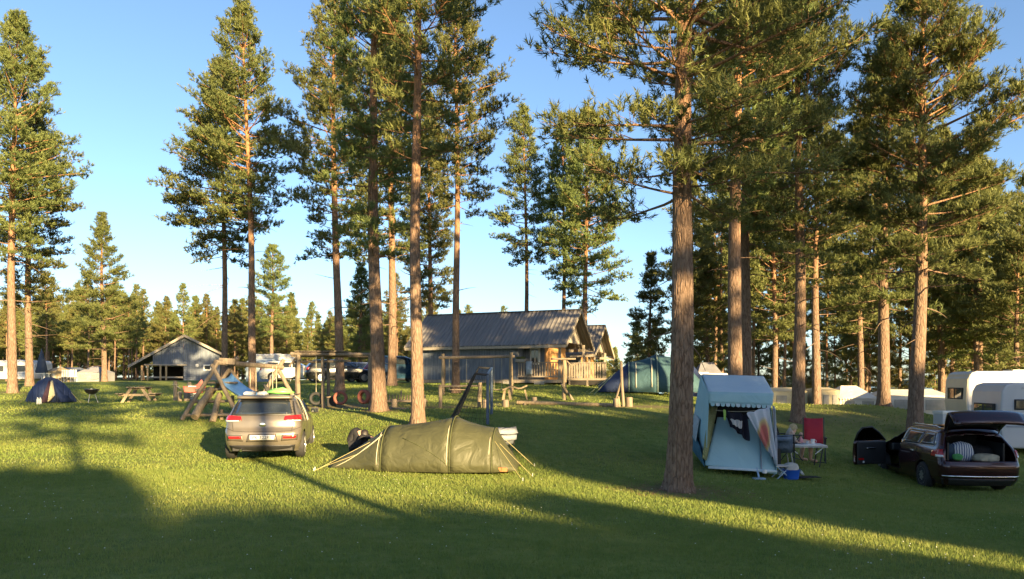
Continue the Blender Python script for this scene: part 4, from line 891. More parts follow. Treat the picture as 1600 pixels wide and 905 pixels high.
# laundry hung on the trailer tent
def cloth(name, label, cat, rows_pts, mat, solid=.008):
    oo = rows_pts[0][0].copy(); ob = MB().grid([[p - oo for p in r] for r in rows_pts]).build(name, mat, None, smooth=True, solid=solid, loc=oo, sub=1); return tag(ob, label, cat)
def drape(c4, nu=12, nv=10, amp=.03, ph=0.0):
    a, b, c, e = c4; rows = []
    for j in range(nv + 1):
        v = j / nv; rows.append([a.lerp(b, i / nu).lerp(e.lerp(c, i / nu), v) + Vector((amp * .25 * math.sin(i * .9 + 4 * v), amp * (1.1 * math.sin(i * 1.35 + ph + 1.5 * v) + .5 * math.sin(i * 2.9 - 3 * v)), amp * .45 * math.sin(i * 1.1 + ph))) for i in range(nu + 1)])
    return rows
def towel_mat():
    m, tt, b, out = nt("beach_towel_print"); vec = coords(tt, (1, 1, 1), "Generated")
    gr = node(tt, "ShaderNodeTexGradient", gradient_type='SPHERICAL'); mp = node(tt, "ShaderNodeMapping"); mp.inputs["Location"].default_value = (-2.1, 0, -1.1); mp.inputs["Scale"].default_value = (3.6, .2, 2.4)
    tt.links.new(vec, mp.inputs[0]); tt.links.new(mp.outputs[0], gr.inputs[0])
    tt.links.new(ramp(tt, gr.outputs[0], [(0, (.5, .52, .58)), (.12, (.48, .5, .58)), (.3, (.55, .42, .2)), (.55, (.5, .14, .12))]), b.inputs["Base Color"]); b.inputs["Roughness"].default_value = .9
    return m
cloth("beach_towel", "white beach towel with orange and red print hanging on the trailer tent", "towel", drape((P(1166, 646, 15.62), P(1202, 636, 15.6), P(1213, 722, 15.55), P(1200, 706, 15.58)), amp=.035), towel_mat())
cloth("white_sheet", "narrow white sheet hanging at the trailer tent corner by the table", "sheet", drape((P(1207, 634, 15.66), P(1213, 640, 15.7), P(1215, 728, 15.6), P(1211, 726, 15.58)), 6, 8, .05), fabric("white_sheet", (.55, .56, .6), (.45, .46, .52), wr=8))
cloth("dark_jacket", "dark garment sagging from the clothes line on the trailer tent", "jacket", drape((P(1130, 643, 15.8), P(1168, 648, 15.75), P(1170, 690, 15.7), P(1143, 668, 15.75)), amp=.06), fabric("dark_navy_garment", (.022, .022, .04), wr=7))
cloth("white_shirt", "small white garment hung among dark laundry on the trailer tent", "shirt", drape((P(1141, 655, 15.68), P(1160, 658, 15.66), P(1158, 670, 15.62), P(1146, 664, 15.64)), amp=.03), fabric("white_garment", (.6, .58, .56), wr=8))
cloth("lime_strap", "lime green strap dangling from the trailer tent clothes line", "strap", drape((P(1130, 640, 15.66), P(1134, 641, 15.66), P(1134, 658, 15.62), P(1131, 656, 15.63)), 2, 5, .015), fabric("lime_green", (.35, .55, .12)))
ln = MB().tube([P(1118, 641, 15.9).lerp(P(1205, 638, 15.7), k / 8) - Vector((0, 0, .05 * math.sin(k / 8 * 3.14))) for k in range(9)], .006, 5).build("clothes_line", M_ROPE); tag(ln, "thin clothes line strung across the trailer tent front", "clothes line")

# ------------------------------------------------------------------ caravans, awnings and tents farther off
M_CARA = plain("caravan_white", (.56, .56, .57), (.48, .48, .5), rough=.35, scale=1, bump=.02); M_CARAG = plain("caravan_grey", (.50, .51, .54), (.44, .45, .49), rough=.35, scale=1, bump=.02)
M_CARA_SUNLIT = plain("caravan_sunlit_end", (.62, .54, .40), (.55, .48, .36), rough=.4, scale=1, bump=.02); M_STRIPE = plain("caravan_stripe", (.3, .33, .4), rough=.4)  # cream tone is sunlight painted onto the white caravan's end
def caravan(label, px, d, rz, L, W, H, m, wins=(), zoff=0, group="caravans", endm=None):
    o = G(px, d); t = thing("caravan", label, "caravan", o + Vector((0, 0, zoff)), rz, group)
    prof = [(0, .35), (L * .02, .32), (L * .98, .32), (L, .36), (L * 1.0, H * .55), (L * .995, H * .85), (L * .975, H * .96), (L * .94, H), (L * .06, H), (L * .02, H * .97), (L * .0, H * .88), (-L * .01, H * .55)]
    MB().prism([(x, 0, z) for x, z in prof], (0, W, 0)).build("body", m, t, bevel=.06, smooth=False)
    if endm: MB().prism([(-L * .01 - .02, .03, H * .5), (-.02, .03, H * .86), (L * .015, .03, H * .95), (L * .02, .03, H * .95), (L * .02, .03, .4), (-.02, .03, .4)], (0, W - .06, 0)).build("sunlit_end_panel", endm, t, bevel=.02)  # overlay carrying the painted sunlight tone
    MB().box((L * .5, W / 2, H + .03), (L * .25, W * .4, .07)).build("roof_hatch", M_WHITE, t, bevel=.02)
    for y in (-.012, W + .012):
        MB().box((L * .5, y, H * .42), (L * .96, .016, .05)).build("side_trim", M_STRIPE, t)
        MB().box((L * .5, y, H * .93), (L * .8, .02, .03)).build("awning_rail", M_CHAIN, t)
        for (x, z, w, h) in wins:
            f = MB().box((x, y, z), (w + .08, .03, h + .08)).build("window_frame", M_BLACK, t, bevel=.02); MB().box((x, y + (-.02 if y < 0 else .02), z), (w, .02, h)).build("pane", M_PANE, f, bevel=.01)
    f = MB().box((-L * .012, W / 2, H * .62), (.05, W * .68, H * .2)).build("window_frame", M_BLACK, t, bevel=.02)
    for s in (-1, 1): MB().box((-L * .012 - .02, W / 2 + s * W * .165, H * .62), (.04, W * .28, H * .17)).build("pane", M_PANE, f, bevel=.01)
    for y in (.06, W - .06): MB().lathe([(.1, -.07), (.27, -.08), (.31, 0), (.27, .08), (.1, .07)], 18, (L * .52, y, .31), Matrix.Rotation(math.radians(90), 3, 'X')).build("wheel", M_BLACK, t, auto=40)
    MB().bar((L, W / 2 - .3, .4), (L + 1.1, W / 2, .42), .07).bar((L, W / 2 + .3, .4), (L + 1.1, W / 2, .42), .07).build("drawbar", M_CHAIN, t)
    for x in (.4, L - .4): MB().rod((x, .3, .34), (x - .1, .3, -.05), .025).build("steady", M_CHAIN, t)
    return t
caravan("white caravan with sunlight painted cream on its end, beyond the raised tailgate", 1513, 31, math.radians(-9), 5.4, 2.2, 2.5, M_CARA, [(1.0, 1.5, .8, .5), (3.4, 1.5, 1.0, .5)], endm=M_CARA_SUNLIT, zoff=CZ + 20 / F * 31 - 2.5 - G(1513, 31).z)
caravan("grey caravan close behind the dark red estate car", 1566, 23.5, math.radians(-10), 5.6, 2.2, 2.42, M_CARAG, [(.55, 1.72, .34, .26), (1.25, 1.75, .55, .5), (1.3, .95, .6, .4), (3.4, 1.7, .9, .5)], zoff=CZ + 2 / F * 23.5 - 2.42 - G(1566, 23.5).z)
caravan("white caravan partly behind the pine beside the navy dome tent", -20, 62, math.radians(-4), 4.2, 2.2, 1.9, M_CARA, [(1.0, 1.2, .8, .4), (2.9, 1.2, .8, .4)])
caravan("small pale caravan with a blue awning behind the log climbing frame", 392, 57, math.radians(5), 3.4, 2.1, 2.1, M_CARA, [(2.6, 1.3, .6, .5)])
caravan("white caravan roof showing past the nearest pine trunk", 1060, 44, math.radians(-5), 3.0, 2.0, 1.5, M_CARA, [(1.2, 1.0, .7, .3)])
def awning(label, px0, px1, top, eave, d, m, hip=.25, depth=2.4, group="awnings beyond the grass bank", frill=False, name="awning_tent"):
    pxm = (px0 + px1) / 2; o = G(pxm, d); t = thing(name, label, "awning", o, 0, group); w = (px1 - px0) / 2 * d / F
    zt, ze = CZ + (600 - top) / F * d - o.z, CZ + (600 - eave) / F * d - o.z; h = w * (1 - hip * 2)
    A = [(-w, 0, ze), (w, 0, ze), (w, depth, ze), (-w, depth, ze)]; B_ = [(-h, depth * .45, zt), (h, depth * .45, zt)]
    MB().add(A + B_, [(0, 1, 5, 4), (1, 2, 5), (2, 3, 4, 5), (3, 0, 4)]).build("roof", m, t, solid=.02)
    for nm, pts in (("wall", [(-w, .03, 0), (w, .03, 0), (w, .03, ze - .01), (-w, .03, ze - .01)]), ("wall", [(w - .02, .03, 0), (w - .02, depth, 0), (w - .02, depth, ze - .01), (w - .02, .03, ze - .01)]), ("wall", [(-w + .02, .03, 0), (-w + .02, depth, 0), (-w + .02, depth, ze - .01), (-w + .02, .03, ze - .01)])):
        pts = [(p[0], p[1], p[2] if p[2] > 0 else -.1) for p in pts]; MB().poly(pts).build(nm, m, t, solid=.015)
    n = max(2, int(w * 2 / 1.3))
    for k in range(n):
        MB().box((-w + (k + .5) * 2 * w / n, .01, ze * .55), (2 * w / n * .6, .03, ze * .5)).build("window", glass("plastic_window", (.22, .21, .19), .2), t)
    if frill:
        for k in range(int(2 * w / .14)):
            MB().poly([(-w + k * .14, -.03, ze), (-w + k * .14 + .125, -.03, ze), (-w + k * .14 + .0625, -.035, ze - .14)]).build("scallop", m, t, solid=.01)
    return t
awning("low cream awning roof just past the trailer tent", 1208, 1262, 606, 612, 37, M_CREAM, .12)
awning("square cream awning beside the brown pine trunk", 1284, 1312, 606, 610, 36, M_CREAM, .1)
awning("white hip-roofed awning with frilled edge beside the bright orange trunk", 1311, 1372, 603, 622, 36, M_WHITECL, .3, frill=True)
awning("long low whitish awning between the orange and the tall grey pine", 1388, 1486, 609, 618, 37, M_WHITECL, .1)
awning("steep dark grey roof tent above the trailer tent's shoulder", 1088, 1136, 566, 592, 46, M_GREYCL, .3)
awning("navy tent top just past the nearest pine trunk", 1066, 1098, 568, 590, 42, M_NAVY, .3)
awning("pale grey gazebo with slatted sides before the far wood", 120, 157, 572, 582, 66, fabric('grey_white_cloth', (.36, .36, .38), (.29, .29, .31)), .4, group="tents along the far wood")
awning("blue-grey tent beside the pale gazebo", 84, 122, 574, 581, 68, fabric("blue_grey_cloth", (.15, .18, .25), (.11, .14, .2)), .2, group="tents along the far wood")
awning("beige tent top above the navy dome tent", 71, 88, 574, 580, 60, fabric('beige_cloth', (.36, .3, .2), (.3, .25, .17)), .2, group="tents along the far wood")
awning("blue front awning of the small pale caravan", 384, 424, 561, 566, 54, fabric("sky_blue_cloth", (.36, .45, .55), (.3, .38, .48)), .05, depth=1.8, group="tents along the far wood")
o = G(65, 59); t = thing("parasol", "closed dark blue parasol standing behind the navy dome tent", "parasol", o, 0)
MB().rod((0, 0, 0), (0, 0, 2.7), .03).build("pole", M_CHAIN, t); MB().lathe([(.4, .75), (.44, .85), (.30, 1.6), (.14, 2.3), (.03, 2.68)], 14).build("canopy", fabric("slate_cloth", (.06, .08, .13)), t, smooth=True); MB().lathe([(.3, 0), (.3, .08), (.1, .12)], 14).build("base", M_STONE, t)
for k, (px, d) in enumerate(((98, 60), (107, 61), (115, 60.5))):
    t = thing("garden_chair", ("grey slatted garden chair nearest the beige tent", "grey slatted garden chair in the middle of the far row", "grey slatted garden chair nearest the pale gazebo")[k], "chair", G(px, d), .3 * k, "garden chairs by the far tents"); mm = plain("grey_chair", (.3, .32, .36), rough=.5)
    MB().box((0, 0, .42), (.5, .5, .05)).build("seat", mm, t); 
    for i in range(3): MB().box((-.17 + .17 * i, .24, .72), (.12, .03, .56)).build("back_slat", mm, t)
    for x in (-.22, .22):
        for y in (-.22, .22): MB().box((x, y, .2), (.04, .04, .42)).build("leg", mm, t)
t = thing("garden_table", "white garden table under the closed parasol", "table", G(60, 58), 0); MB().box((0, 0, .73), (1.5, .8, .04)).build("table_top", M_WHITE, t)
for x in (-.65, .65):
    for y in (-.3, .3): MB().box((x, y, .36), (.05, .05, .72)).build("leg", M_WHITE, t)
# ------------------------------------------------------------------ cars
M_GLASSCAR = glass("car_glass", (.015, .02, .025)); M_TRIMB = plain("black_trim", (.025, .025, .027), (.018, .018, .02), rough=.5); M_CHROME = plain("chrome", (.75, .75, .75), (.7, .7, .7), rough=.15, metal=1, bump=0)
M_TAIL = plain("red_lens", (.45, .015, .015), (.35, .01, .012), rough=.12, bump=0, coat=.6); M_LENSW = plain("clear_lens", (.75, .72, .68), (.65, .62, .6), rough=.12, bump=0, coat=.6); M_RIM = plain("alloy", (.5, .5, .5), (.42, .42, .42), rough=.3, metal=.8, bump=0); M_PLATE = plain("plate_white", (.8, .8, .78), (.74, .74, .72), rough=.4, bump=0); M_SEAM = plain("panel_gap", (.012, .012, .012), (.01, .01, .01), rough=.8, bump=0)
def clear_glass():
    if "clear_glass" in _M: return _M["clear_glass"]
    m, t, b, out = nt("clear_glass"); tr = node(t, "ShaderNodeBsdfTransparent"); tr.inputs[0].default_value = (.62, .66, .64, 1)
    gl = node(t, "ShaderNodeBsdfGlossy"); gl.inputs["Roughness"].default_value = .03; lw = node(t, "ShaderNodeFresnel", i_IOR=1.5)
    mx = node(t, "ShaderNodeMixShader"); t.links.new(lw.outputs[0], mx.inputs[0]); t.links.new(tr.outputs[0], mx.inputs[1]); t.links.new(gl.outputs[0], mx.inputs[2]); t.links.new(mx.outputs[0], out.inputs[0])
    _M["clear_glass"] = m; return m
class Shape:
    def __init__(s, L, zr, zf, zw, wheels, rw=.31, rcr=.2, rcf=.42, bow=.09, bowf=.22, z0=.2, z1=1.42, belt=.93, taper=.07):
        s.__dict__.update(locals()); s.ztab = np.linspace(z0, z1, 200)
        sm = lambda tab, k: np.convolve(np.pad(np.interp(s.ztab, [a for a, b in tab], [b for a, b in tab]), 6, mode='edge'), np.ones(13) / 13, 'valid')
        s.R = sm(zr, 0); s.Fr = sm(zf, 0); s.Wd = sm(zw, 0)
    def yr(s, z): return float(np.interp(z, s.ztab, s.R)) - s.L / 2
    def yf(s, z): return s.L / 2 - float(np.interp(z, s.ztab, s.Fr))
    def w(s, z): return float(np.interp(z, s.ztab, s.Wd))
    def tp(s, y): q = y / (s.L / 2); return 1 - s.taper * abs(q) ** 3
    def half(s, z, off=0):
        w, yr, yf = s.w(z), s.yr(z), s.yf(z); rc, rf = min(s.rcr, w * .4), min(s.rcf, w * .6); pts = []
        for k in range(9): x = (w - rc) * k / 8; pts.append((x, yr + s.bow * (x / w) ** 2))
        y0 = pts[-1][1]
        for k in range(1, 6): a = math.pi / 2 * k / 6; pts.append((w - rc + rc * math.sin(a), y0 + rc * (1 - math.cos(a))))
        yb = y0 + rc; x1 = w - rf; ye = yf - s.bowf * (x1 / w) ** 2; yt = ye - rf
        for k in range(47): pts.append((w, yb + (yt - yb) * k / 46))
        for k in range(1, 7): a = math.pi / 2 * k / 7; pts.append((x1 + rf * math.cos(a), yt + rf * math.sin(a)))
        for k in range(9): x = x1 * (1 - k / 8); pts.append((x, yf - s.bowf * (x / w) ** 2))
        return [(x * s.tp(y), y, z) for x, y in pts]
    def rear(s, x, z, off=.004):
        w, yr = s.w(z), s.yr(z); rc = min(s.rcr, w * .4); sg = 1 if x >= 0 else -1; ax = abs(x) / s.tp(yr + .1)
        if ax <= w - rc: return Vector((x, yr + s.bow * (ax / w) ** 2 - off, z))
        q = min(1.0, (ax - (w - rc)) / rc); a = math.asin(q); y0 = yr + s.bow * ((w - rc) / w) ** 2
        y = y0 + rc * (1 - math.cos(a)); return Vector((sg * (w - rc + rc * q) * s.tp(y) + sg * off * math.sin(a), y - off * math.cos(a), z))
    def side(s, sg, y, z, off=.004): return Vector((sg * (s.w(z) * s.tp(y) + off), y, z))
    def mesh(s, cut=None):
        zs = sorted(set(list(np.linspace(s.z0, s.z1, 46)))); rows = []
        for z in zs:
            h = s.half(z); rows.append([Vector(p) for p in h] + [Vector((-x, y, zz)) for x, y, zz in h[-2:0:-1]])
        m = len(rows[0]); top = rows[-1]; cy = sum(p.y for p in top) / m
        for f, dz in ((.86, .016), (.6, .03), (.3, .037), (.04, .04)):
            rows.append([Vector((p.x * f, cy + (p.y - cy) * f, s.z1 + dz)) for p in top])
        ins = set()
        for i, r in enumerate(rows):
            for j, p in enumerate(r):
                for yw in s.wheels:
                    dy, dz = p.y - yw, p.z - s.rw; q = math.hypot(dy, dz); Ra = s.rw + .045
                    if q < Ra and abs(p.x) > s.w(p.z) * .72:
                        ins.add((i, j)); k = Ra / max(q, 1e-4); p.y, p.z = yw + dy * k, max(s.z0 - .02, s.rw + dz * k)
        b = MB(); o = 0
        for r in rows: b.v += [tuple(p) for p in r]
        for i in range(len(rows) - 1):
            for j in range(m):
                j2 = (j + 1) % m; q = [(i, j), (i, j2), (i + 1, j2), (i + 1, j)]
                if all(t in ins for t in q): continue
                c = sum((rows[a][b_] for a, b_ in q), Vector()) / 4
                if cut and cut(c): continue
                b.f.append(tuple(a * m + b_ for a, b_ in q))
        return b
def bil(c, u, v):
    (a, b), (c1, d), (e, f), (g, h) = c
    return ((a * (1 - u) + c1 * u) * (1 - v) + (g * (1 - u) + e * u) * v, (b * (1 - u) + d * u) * (1 - v) + (h * (1 - u) + f * u) * v)
def rpatch(S, t, name, c, mat, off=.006, nu=12, nv=6, th=.012):
    return MB().grid([[S.rear(*bil(c, i / nu, j / nv), off) for i in range(nu + 1)] for j in range(nv + 1)]).build(name, mat, t, smooth=True, solid=th)
def spatch(S, t, name, sg, c, mat, off=.006, nu=10, nv=6, th=.01):
    return MB().grid([[S.side(sg, *bil(c, i / nu, j / nv), off) for i in range(nu + 1)] for j in range(nv + 1)]).build(name, mat, t, smooth=True, solid=th)
def wheel(t, x, y, r, sg, rimmat=None, spokes=5, steer=0):
    MX = Matrix.Rotation(math.radians(90), 3, 'Y'); w = .1
    ty = MB().lathe([(r * .64, -w), (r * .75, -w * 1.05), (r * .93, -w * .95), (r, -w * .6), (r, w * .6), (r * .93, w * .95), (r * .75, w * 1.05), (r * .64, w), (r * .6, w * .5), (r * .6, -w * .5)], 28, (0, 0, 0), MX).build("wheel", M_BLACK, t, auto=45, loc=(x, y, r))
    rm = MB(); ox = sg * w * .7
    rm.lathe([(r * .61, 0), (r * .66, .03), (r * .6, .03), (r * .58, 0)], 28, (ox, 0, 0), Matrix.Rotation(math.radians(90 * sg), 3, 'Y'))
    for k in range(spokes):
        a = k * 2 * math.pi / spokes
        for da in (-.14, .14): rm.bar((ox + sg * .02, math.cos(a) * r * .1, math.sin(a) * r * .1), (ox + sg * .01, math.cos(a + da) * r * .61, math.sin(a + da) * r * .61), .035, .03, up=(1, 0, 0))
    rm.lathe([(.001, 0), (r * .16, 0), (r * .14, .03), (.001, .035)], 14, (ox, 0, 0), Matrix.Rotation(math.radians(90 * sg), 3, 'Y'))
    rm.build("rim", rimmat or M_RIM, ty, auto=35)
    MB().lathe([(.001, -.02), (r * .58, -.02), (r * .58, .0), (.001, 0)], 20, (ox - sg * .06, 0, 0), MX).build("brake_disc", M_TRIMB, ty)
def seamline(t, name, pts, r=.0045): MB().tube(pts, r, 4, cap=False).build(name, M_SEAM, t)
def underbody(S, t):
    zt = S.belt - .25
    MB().box((0, 0, (.19 + zt) / 2), (S.w(.5) * 1.55, S.L * .42, zt - .19)).box((0, S.L * .44, .45), (1.0, S.L * .1, .4)).box((0, -S.L * .41, .4), (S.w(.5) * 1.5, S.L * .12, .35)).build("underbody", M_TRIMB, t)
    for yw in S.wheels: MB().box((0, yw, .5), (1.1, .7, .55)).build("axle_housing", M_SEAM, t)
# --- beige-grey hatchback seen from behind
KS = Shape(4.06, [(.2, .16), (.30, .05), (.45, .0), (.60, .0), (.67, .03), (.72, .09), (.9, .12), (1.0, .17), (1.10, .26), (1.36, .50), (1.42, .62)],
           [(.2, .1), (.4, .0), (.6, .02), (.7, .1), (.78, .35), (.86, .75), (.93, 1.05), (1.0, 1.22), (1.36, 1.95), (1.42, 2.25)],
           [(.2, .77), (.4, .845), (.65, .86), (.85, .845), (.93, .825), (1.0, .80), (1.3, .655), (1.38, .61), (1.42, .50)], (-1.29, 1.28), rw=.31)
o = G(428, 18.3); HK = math.radians(10.8)
KIA = thing("parked_hatchback", "sand-grey hatchback parked on the lawn, rear end in the sun", "car", o, HK); t = KIA
M_KIA = paint("sand_grey_paint", (.20, .175, .14), rough=.3, metal=.45)
bd = KS.mesh().build("body", M_KIA, t, auto=40); underbody(KS, t)
rpatch(KS, t, "rear_window", [(-.60, 1.035), (.60, 1.035), (.53, 1.33), (-.53, 1.33)], M_GLASSCAR, .008)
rpatch(KS, t, "window_surround", [(-.70, 1.005), (.70, 1.005), (.60, 1.365), (-.60, 1.365)], M_TRIMB, .002)
sp = MB().grid([[Vector((x, -2.03 + .40 + .05 * (x / .6) ** 2 + dy, z)) for x in [(-.60 + .1 * i) for i in range(13)]] for dy, z in ((.45, 1.435), (.2, 1.44), (.0, 1.415), (.01, 1.385), (.14, 1.375))]).build("spoiler", M_KIA, t, smooth=True, solid=.02)
for s in (-1, 1):
    tl = rpatch(KS, t, "tail_light", [(s * .45, .90), (s * .80, .885), (s * .795, 1.01), (s * .47, .985)], M_TAIL, .016, th=.03)
    rpatch(KS, tl, "reversing_lens", [(s * .50, .882), (s * .78, .876), (s * .775, .897), (s * .51, .9)], M_LENSW, .03, nv=2, th=.02)
    rpatch(KS, t, "rear_reflector", [(s * .44, .50), (s * .70, .50), (s * .72, .55), (s * .45, .55)], M_TAIL, .014, nv=3, th=.02)
    rpatch(KS, t, "bumper_recess", [(s * .40, .44), (s * .74, .46), (s * .75, .585), (s * .42, .575)], paint("recess_shade_paint", (.11, .095, .075)), .004, nv=4)  # recess shade painted as a darker patch of the body colour
    seamline(t, "tailgate_seam", [KS.rear(s * x, z, .005) for x, z in ((0, .655), (.35, .652), (.62, .668), (.64, .75), (.66, .86), (.68, .98), (.645, 1.12), (.60, 1.25), (.57, 1.36))])
    seamline(t, "bumper_seam", [KS.rear(s * x, z, .005) for x, z in ((.62, .668), (.7, .70), (.76, .72), (.8, .74))])
    for yy in (-.62, .38): seamline(t, "door_seam", [KS.side(s, yy + (.0 if z > .45 else .0) - (.15 if yy < 0 and z < .7 else 0), z, .002) for z in np.linspace(.28, 1.33, 12)])
    spatch(KS, t, "side_window", s, [(-1.02, 1.03), (-.15, .99), (-.25, 1.33), (-.72, 1.33)], M_GLASSCAR); spatch(KS, t, "side_window", s, [(-.08, .99), (.95, .975), (.28, 1.33), (-.17, 1.33)], M_GLASSCAR)
    spatch(KS, t, "door_handle", s, [(-.45, .86), (-.25, .86), (-.25, .89), (-.45, .89)], M_CHROME, .02, 3, 2); spatch(KS, t, "sill_trim", s, [(-.85, .21), (.85, .21), (.85, .29), (-.85, .29)], M_TRIMB, .004)
    mr = MB().box((s * .93, .78, 1.03), (.2, .1, .14), (0, 0, s * -.2)).build("wing_mirror", M_KIA, t, bevel=.04); MB().box((s * .93, .72, 1.03), (.16, .012, .1)).build("mirror_glass", M_GLASSCAR, mr)
    for yw in KS.wheels: wheel(t, s * .76, yw, .31, s)
    MB().rod((s * .58, -.9, 1.45), (s * .57, .5, 1.455), .014).build("roof_rail", M_TRIMB, t)
pl = rpatch(KS, t, "number_plate", [(-.26, .475), (.26, .475), (.26, .575), (-.26, .575)], M_PLATE, .018, th=.012)
rpatch(KS, t, "plate_recess", [(-.34, .43), (.34, .43), (.29, .60), (-.29, .60)], paint("recess_shade_paint", (.11, .095, .075)), .005)  # shade round the plate painted in, patch lies on the body surface
fc = bpy.data.curves.new("plate_text", 'FONT'); fc.body = "PK 32281"; fc.size = .098; fc.align_x = 'CENTER'; fc.align_y = 'CENTER'; fc.extrude = .001
_f = bpy.data.objects.new("plate_curve", fc); COL.objects.link(_f); fm = bpy.data.meshes.new_from_object(_f.evaluated_get(bpy.context.evaluated_depsgraph_get())); bpy.data.objects.remove(_f)
fo = bpy.data.objects.new("plate_lettering", fm); COL.objects.link(fo); fo.parent = pl; fo.rotation_euler = (math.radians(90), 0, 0); fo.location = KS.rear(0, .525, .036); fo.data.materials.append(M_SEAM); fo.scale = (1.05, 1, 1)
rpatch(KS, t, "lower_valance", [(-.66, .205), (.66, .205), (.70, .35), (-.70, .35)], M_TRIMB, .006)
MB().lathe([(.001, 0), (.075, 0), (.07, .012), (.001, .016)], 20, KS.rear(0, .80, .004), Matrix.Diagonal((1, 1, .6)) @ Matrix.Rotation(math.radians(90), 3, 'X')).build("emblem", M_CHROME, t, auto=40)
seamline(t, "wiper", [KS.rear(x, 1.04 + .05 * (x + .05), .03) for x in (0, .12, .25, .36)], .009)
MB().rod((-.45, -1.9, .25), (-.45, -2.02, .24), .03).build("exhaust", M_CHROME, t); MB().tube([(0, -1.2, 1.45), (0, -1.25, 1.55)], [.012, .006], 6).build("antenna", M_TRIMB, t)
# things on the roof and hung out of the door
def onroof(v): return KIA.matrix_basis @ Vector(v)
t = thing("inflatable_ring", "bright green inflatable toy lying on the hatchback roof", "inflatable toy", onroof((.32, -.95, 1.475)), HK)
MB().tube([(-.33, -.1, .05), (-.1, -.14, .055), (.12, -.1, .05), (.26, -.02, .035)], [.03, .055, .05, .015], 10).build("wing", plain("lime_vinyl", (.22, .62, .14), (.18, .55, .12), rough=.35), t, smooth=True); MB().tube([(-.3, .03, .09), (0, .0, .11), (.2, -.02, .07)], [.02, .05, .01], 10).build("back", plain("lime_vinyl", (.22, .62, .14)), t, smooth=True)
t = thing("black_sandal", "black sandal tipped up on the hatchback roof beside the green toy", "sandal", onroof((.02, -1.0, 1.475)), HK + .3); MB().prism([(-.06, 0, 0), (.05, 0, 0), (.02, 0, .10), (-.1, 0, .24), (-.13, 0, .22)], (0, .08, 0)).build("sole", M_BLACK, t, bevel=.015)
MB().tube([(-.02, -.01, .06), (.06, .04, .1), (-.02, .09, .06)], .012, 6).build("strap", M_BLACK, t)
for lab, x in (("white folded cloth on the hatchback roof, nearer the slide", -.42), ("white folded cloth on the hatchback roof, beside the black sandal", -.12)):
    t = MB().box((0, 0, .03), (.24, .3, .055)).box((.01, .02, .068), (.22, .26, .02)).build("folded_cloth", fabric("white_terry", (.62, .64, .68), wr=12), None, bevel=.02, loc=onroof((x, -.95, 1.455))); t.rotation_euler = (0, 0, HK); tag(t, lab, "cloth", "cloths on the car roof")
rows = []
for j in range(11):
    v = j / 10; z = 1.46 - .62 * v; row = []
    for i in range(6):
        y = -.62 - .38 * v * .2 + (i / 5) * (.30 - .12 * v) - .1 * v; xx = (KS.w(min(1.42, z)) + .03) * KS.tp(y) if z < 1.42 else .52; row.append(Vector((xx + .014 * math.sin(i * 2.2 + v * 3), y, z)))
    rows.append(row)
tw = MB().grid(rows).build("hanging_towel", fabric("cream_towel", (.66, .62, .5), wr=8), None, smooth=True, solid=.015); tw.matrix_world = KIA.matrix_basis; tag(tw, "pale towel hanging down over the hatchback's side window", "towel")

# --- dark red estate, tailgate up, door open
RS = Shape(4.78, [(.2, .14), (.32, .04), (.5, .0), (.66, .0), (.72, .04), (.95, .10), (1.05, .16), (1.36, .46), (1.45, .60)],
           [(.2, .1), (.4, .0), (.6, .02), (.72, .15), (.8, .5), (.9, 1.0), (.98, 1.25), (1.36, 2.0), (1.45, 2.3)],
           [(.2, .80), (.4, .885), (.65, .905), (.85, .89), (.95, .865), (1.03, .835), (1.33, .68), (1.41, .63), (1.45, .52)], (-1.36, 1.34), rw=.325, z1=1.45, belt=.95)
HR = math.radians(-7); o = G(1462, 18.9); RED = thing("estate_car", "dark wine-red estate car with its tailgate raised and front door open", "car", o, HR); t = RED
M_WINE = paint("wine_red_paint", (.034, .008, .012), rough=.18, metal=.3)
def rcut(c):
    if c.y < -1.95 and .76 < c.z < 1.40 and abs(c.x) < RS.w(c.z) - .13: return True
    if c.x < -.5 and -.02 < c.y < 1.02 and .34 < c.z < (1.33 if c.y < .32 else 1.33 - (c.y - .32) * .56): return True
    return False
RS.mesh(rcut).build("body", M_WINE, t, auto=40, solid=.02)
MB().box((0, .2, .24), (1.5, 3.6, .06)).box((0, -1.45, .68), (1.3, 1.5, .05)).box((0, -.72, 1.0), (1.25, .08, .62)).build("cabin_floor", M_TRIMB, t)
for s in (-1, 1): MB().box((s * .6, -1.45, .93), (.04, 1.2, .44)).build("boot_lining", M_TRIMB, t)
for x in (-.38, .38):
    st2 = MB().box((x, .25, .5), (.48, .5, .16)).box((x, .0, .82), (.46, .14, .6), (-.2, 0, 0)).build("front_seat", plain("seat_cloth", (.05, .05, .055)), t, bevel=.04); MB().box((x, -.09, 1.2), (.26, .08, .18)).build("headrest", plain("seat_cloth", (.05, .05, .055)), st2, bevel=.03)
MB().box((0, 1.0, .82), (1.5, .3, .22)).build("dashboard", M_TRIMB, t, bevel=.05)
MB().tube([(-.38 + .18 * math.cos(a / 16 * 6.283), .78, .86 + .18 * math.sin(a / 16 * 6.283)) for a in range(17)], .016, 6, cap=False).build("steering_wheel", M_TRIMB, t)
MB().box((0, -2.16, .72), (1.35, .18, .06)).build("boot_sill", M_WINE, t, bevel=.02)
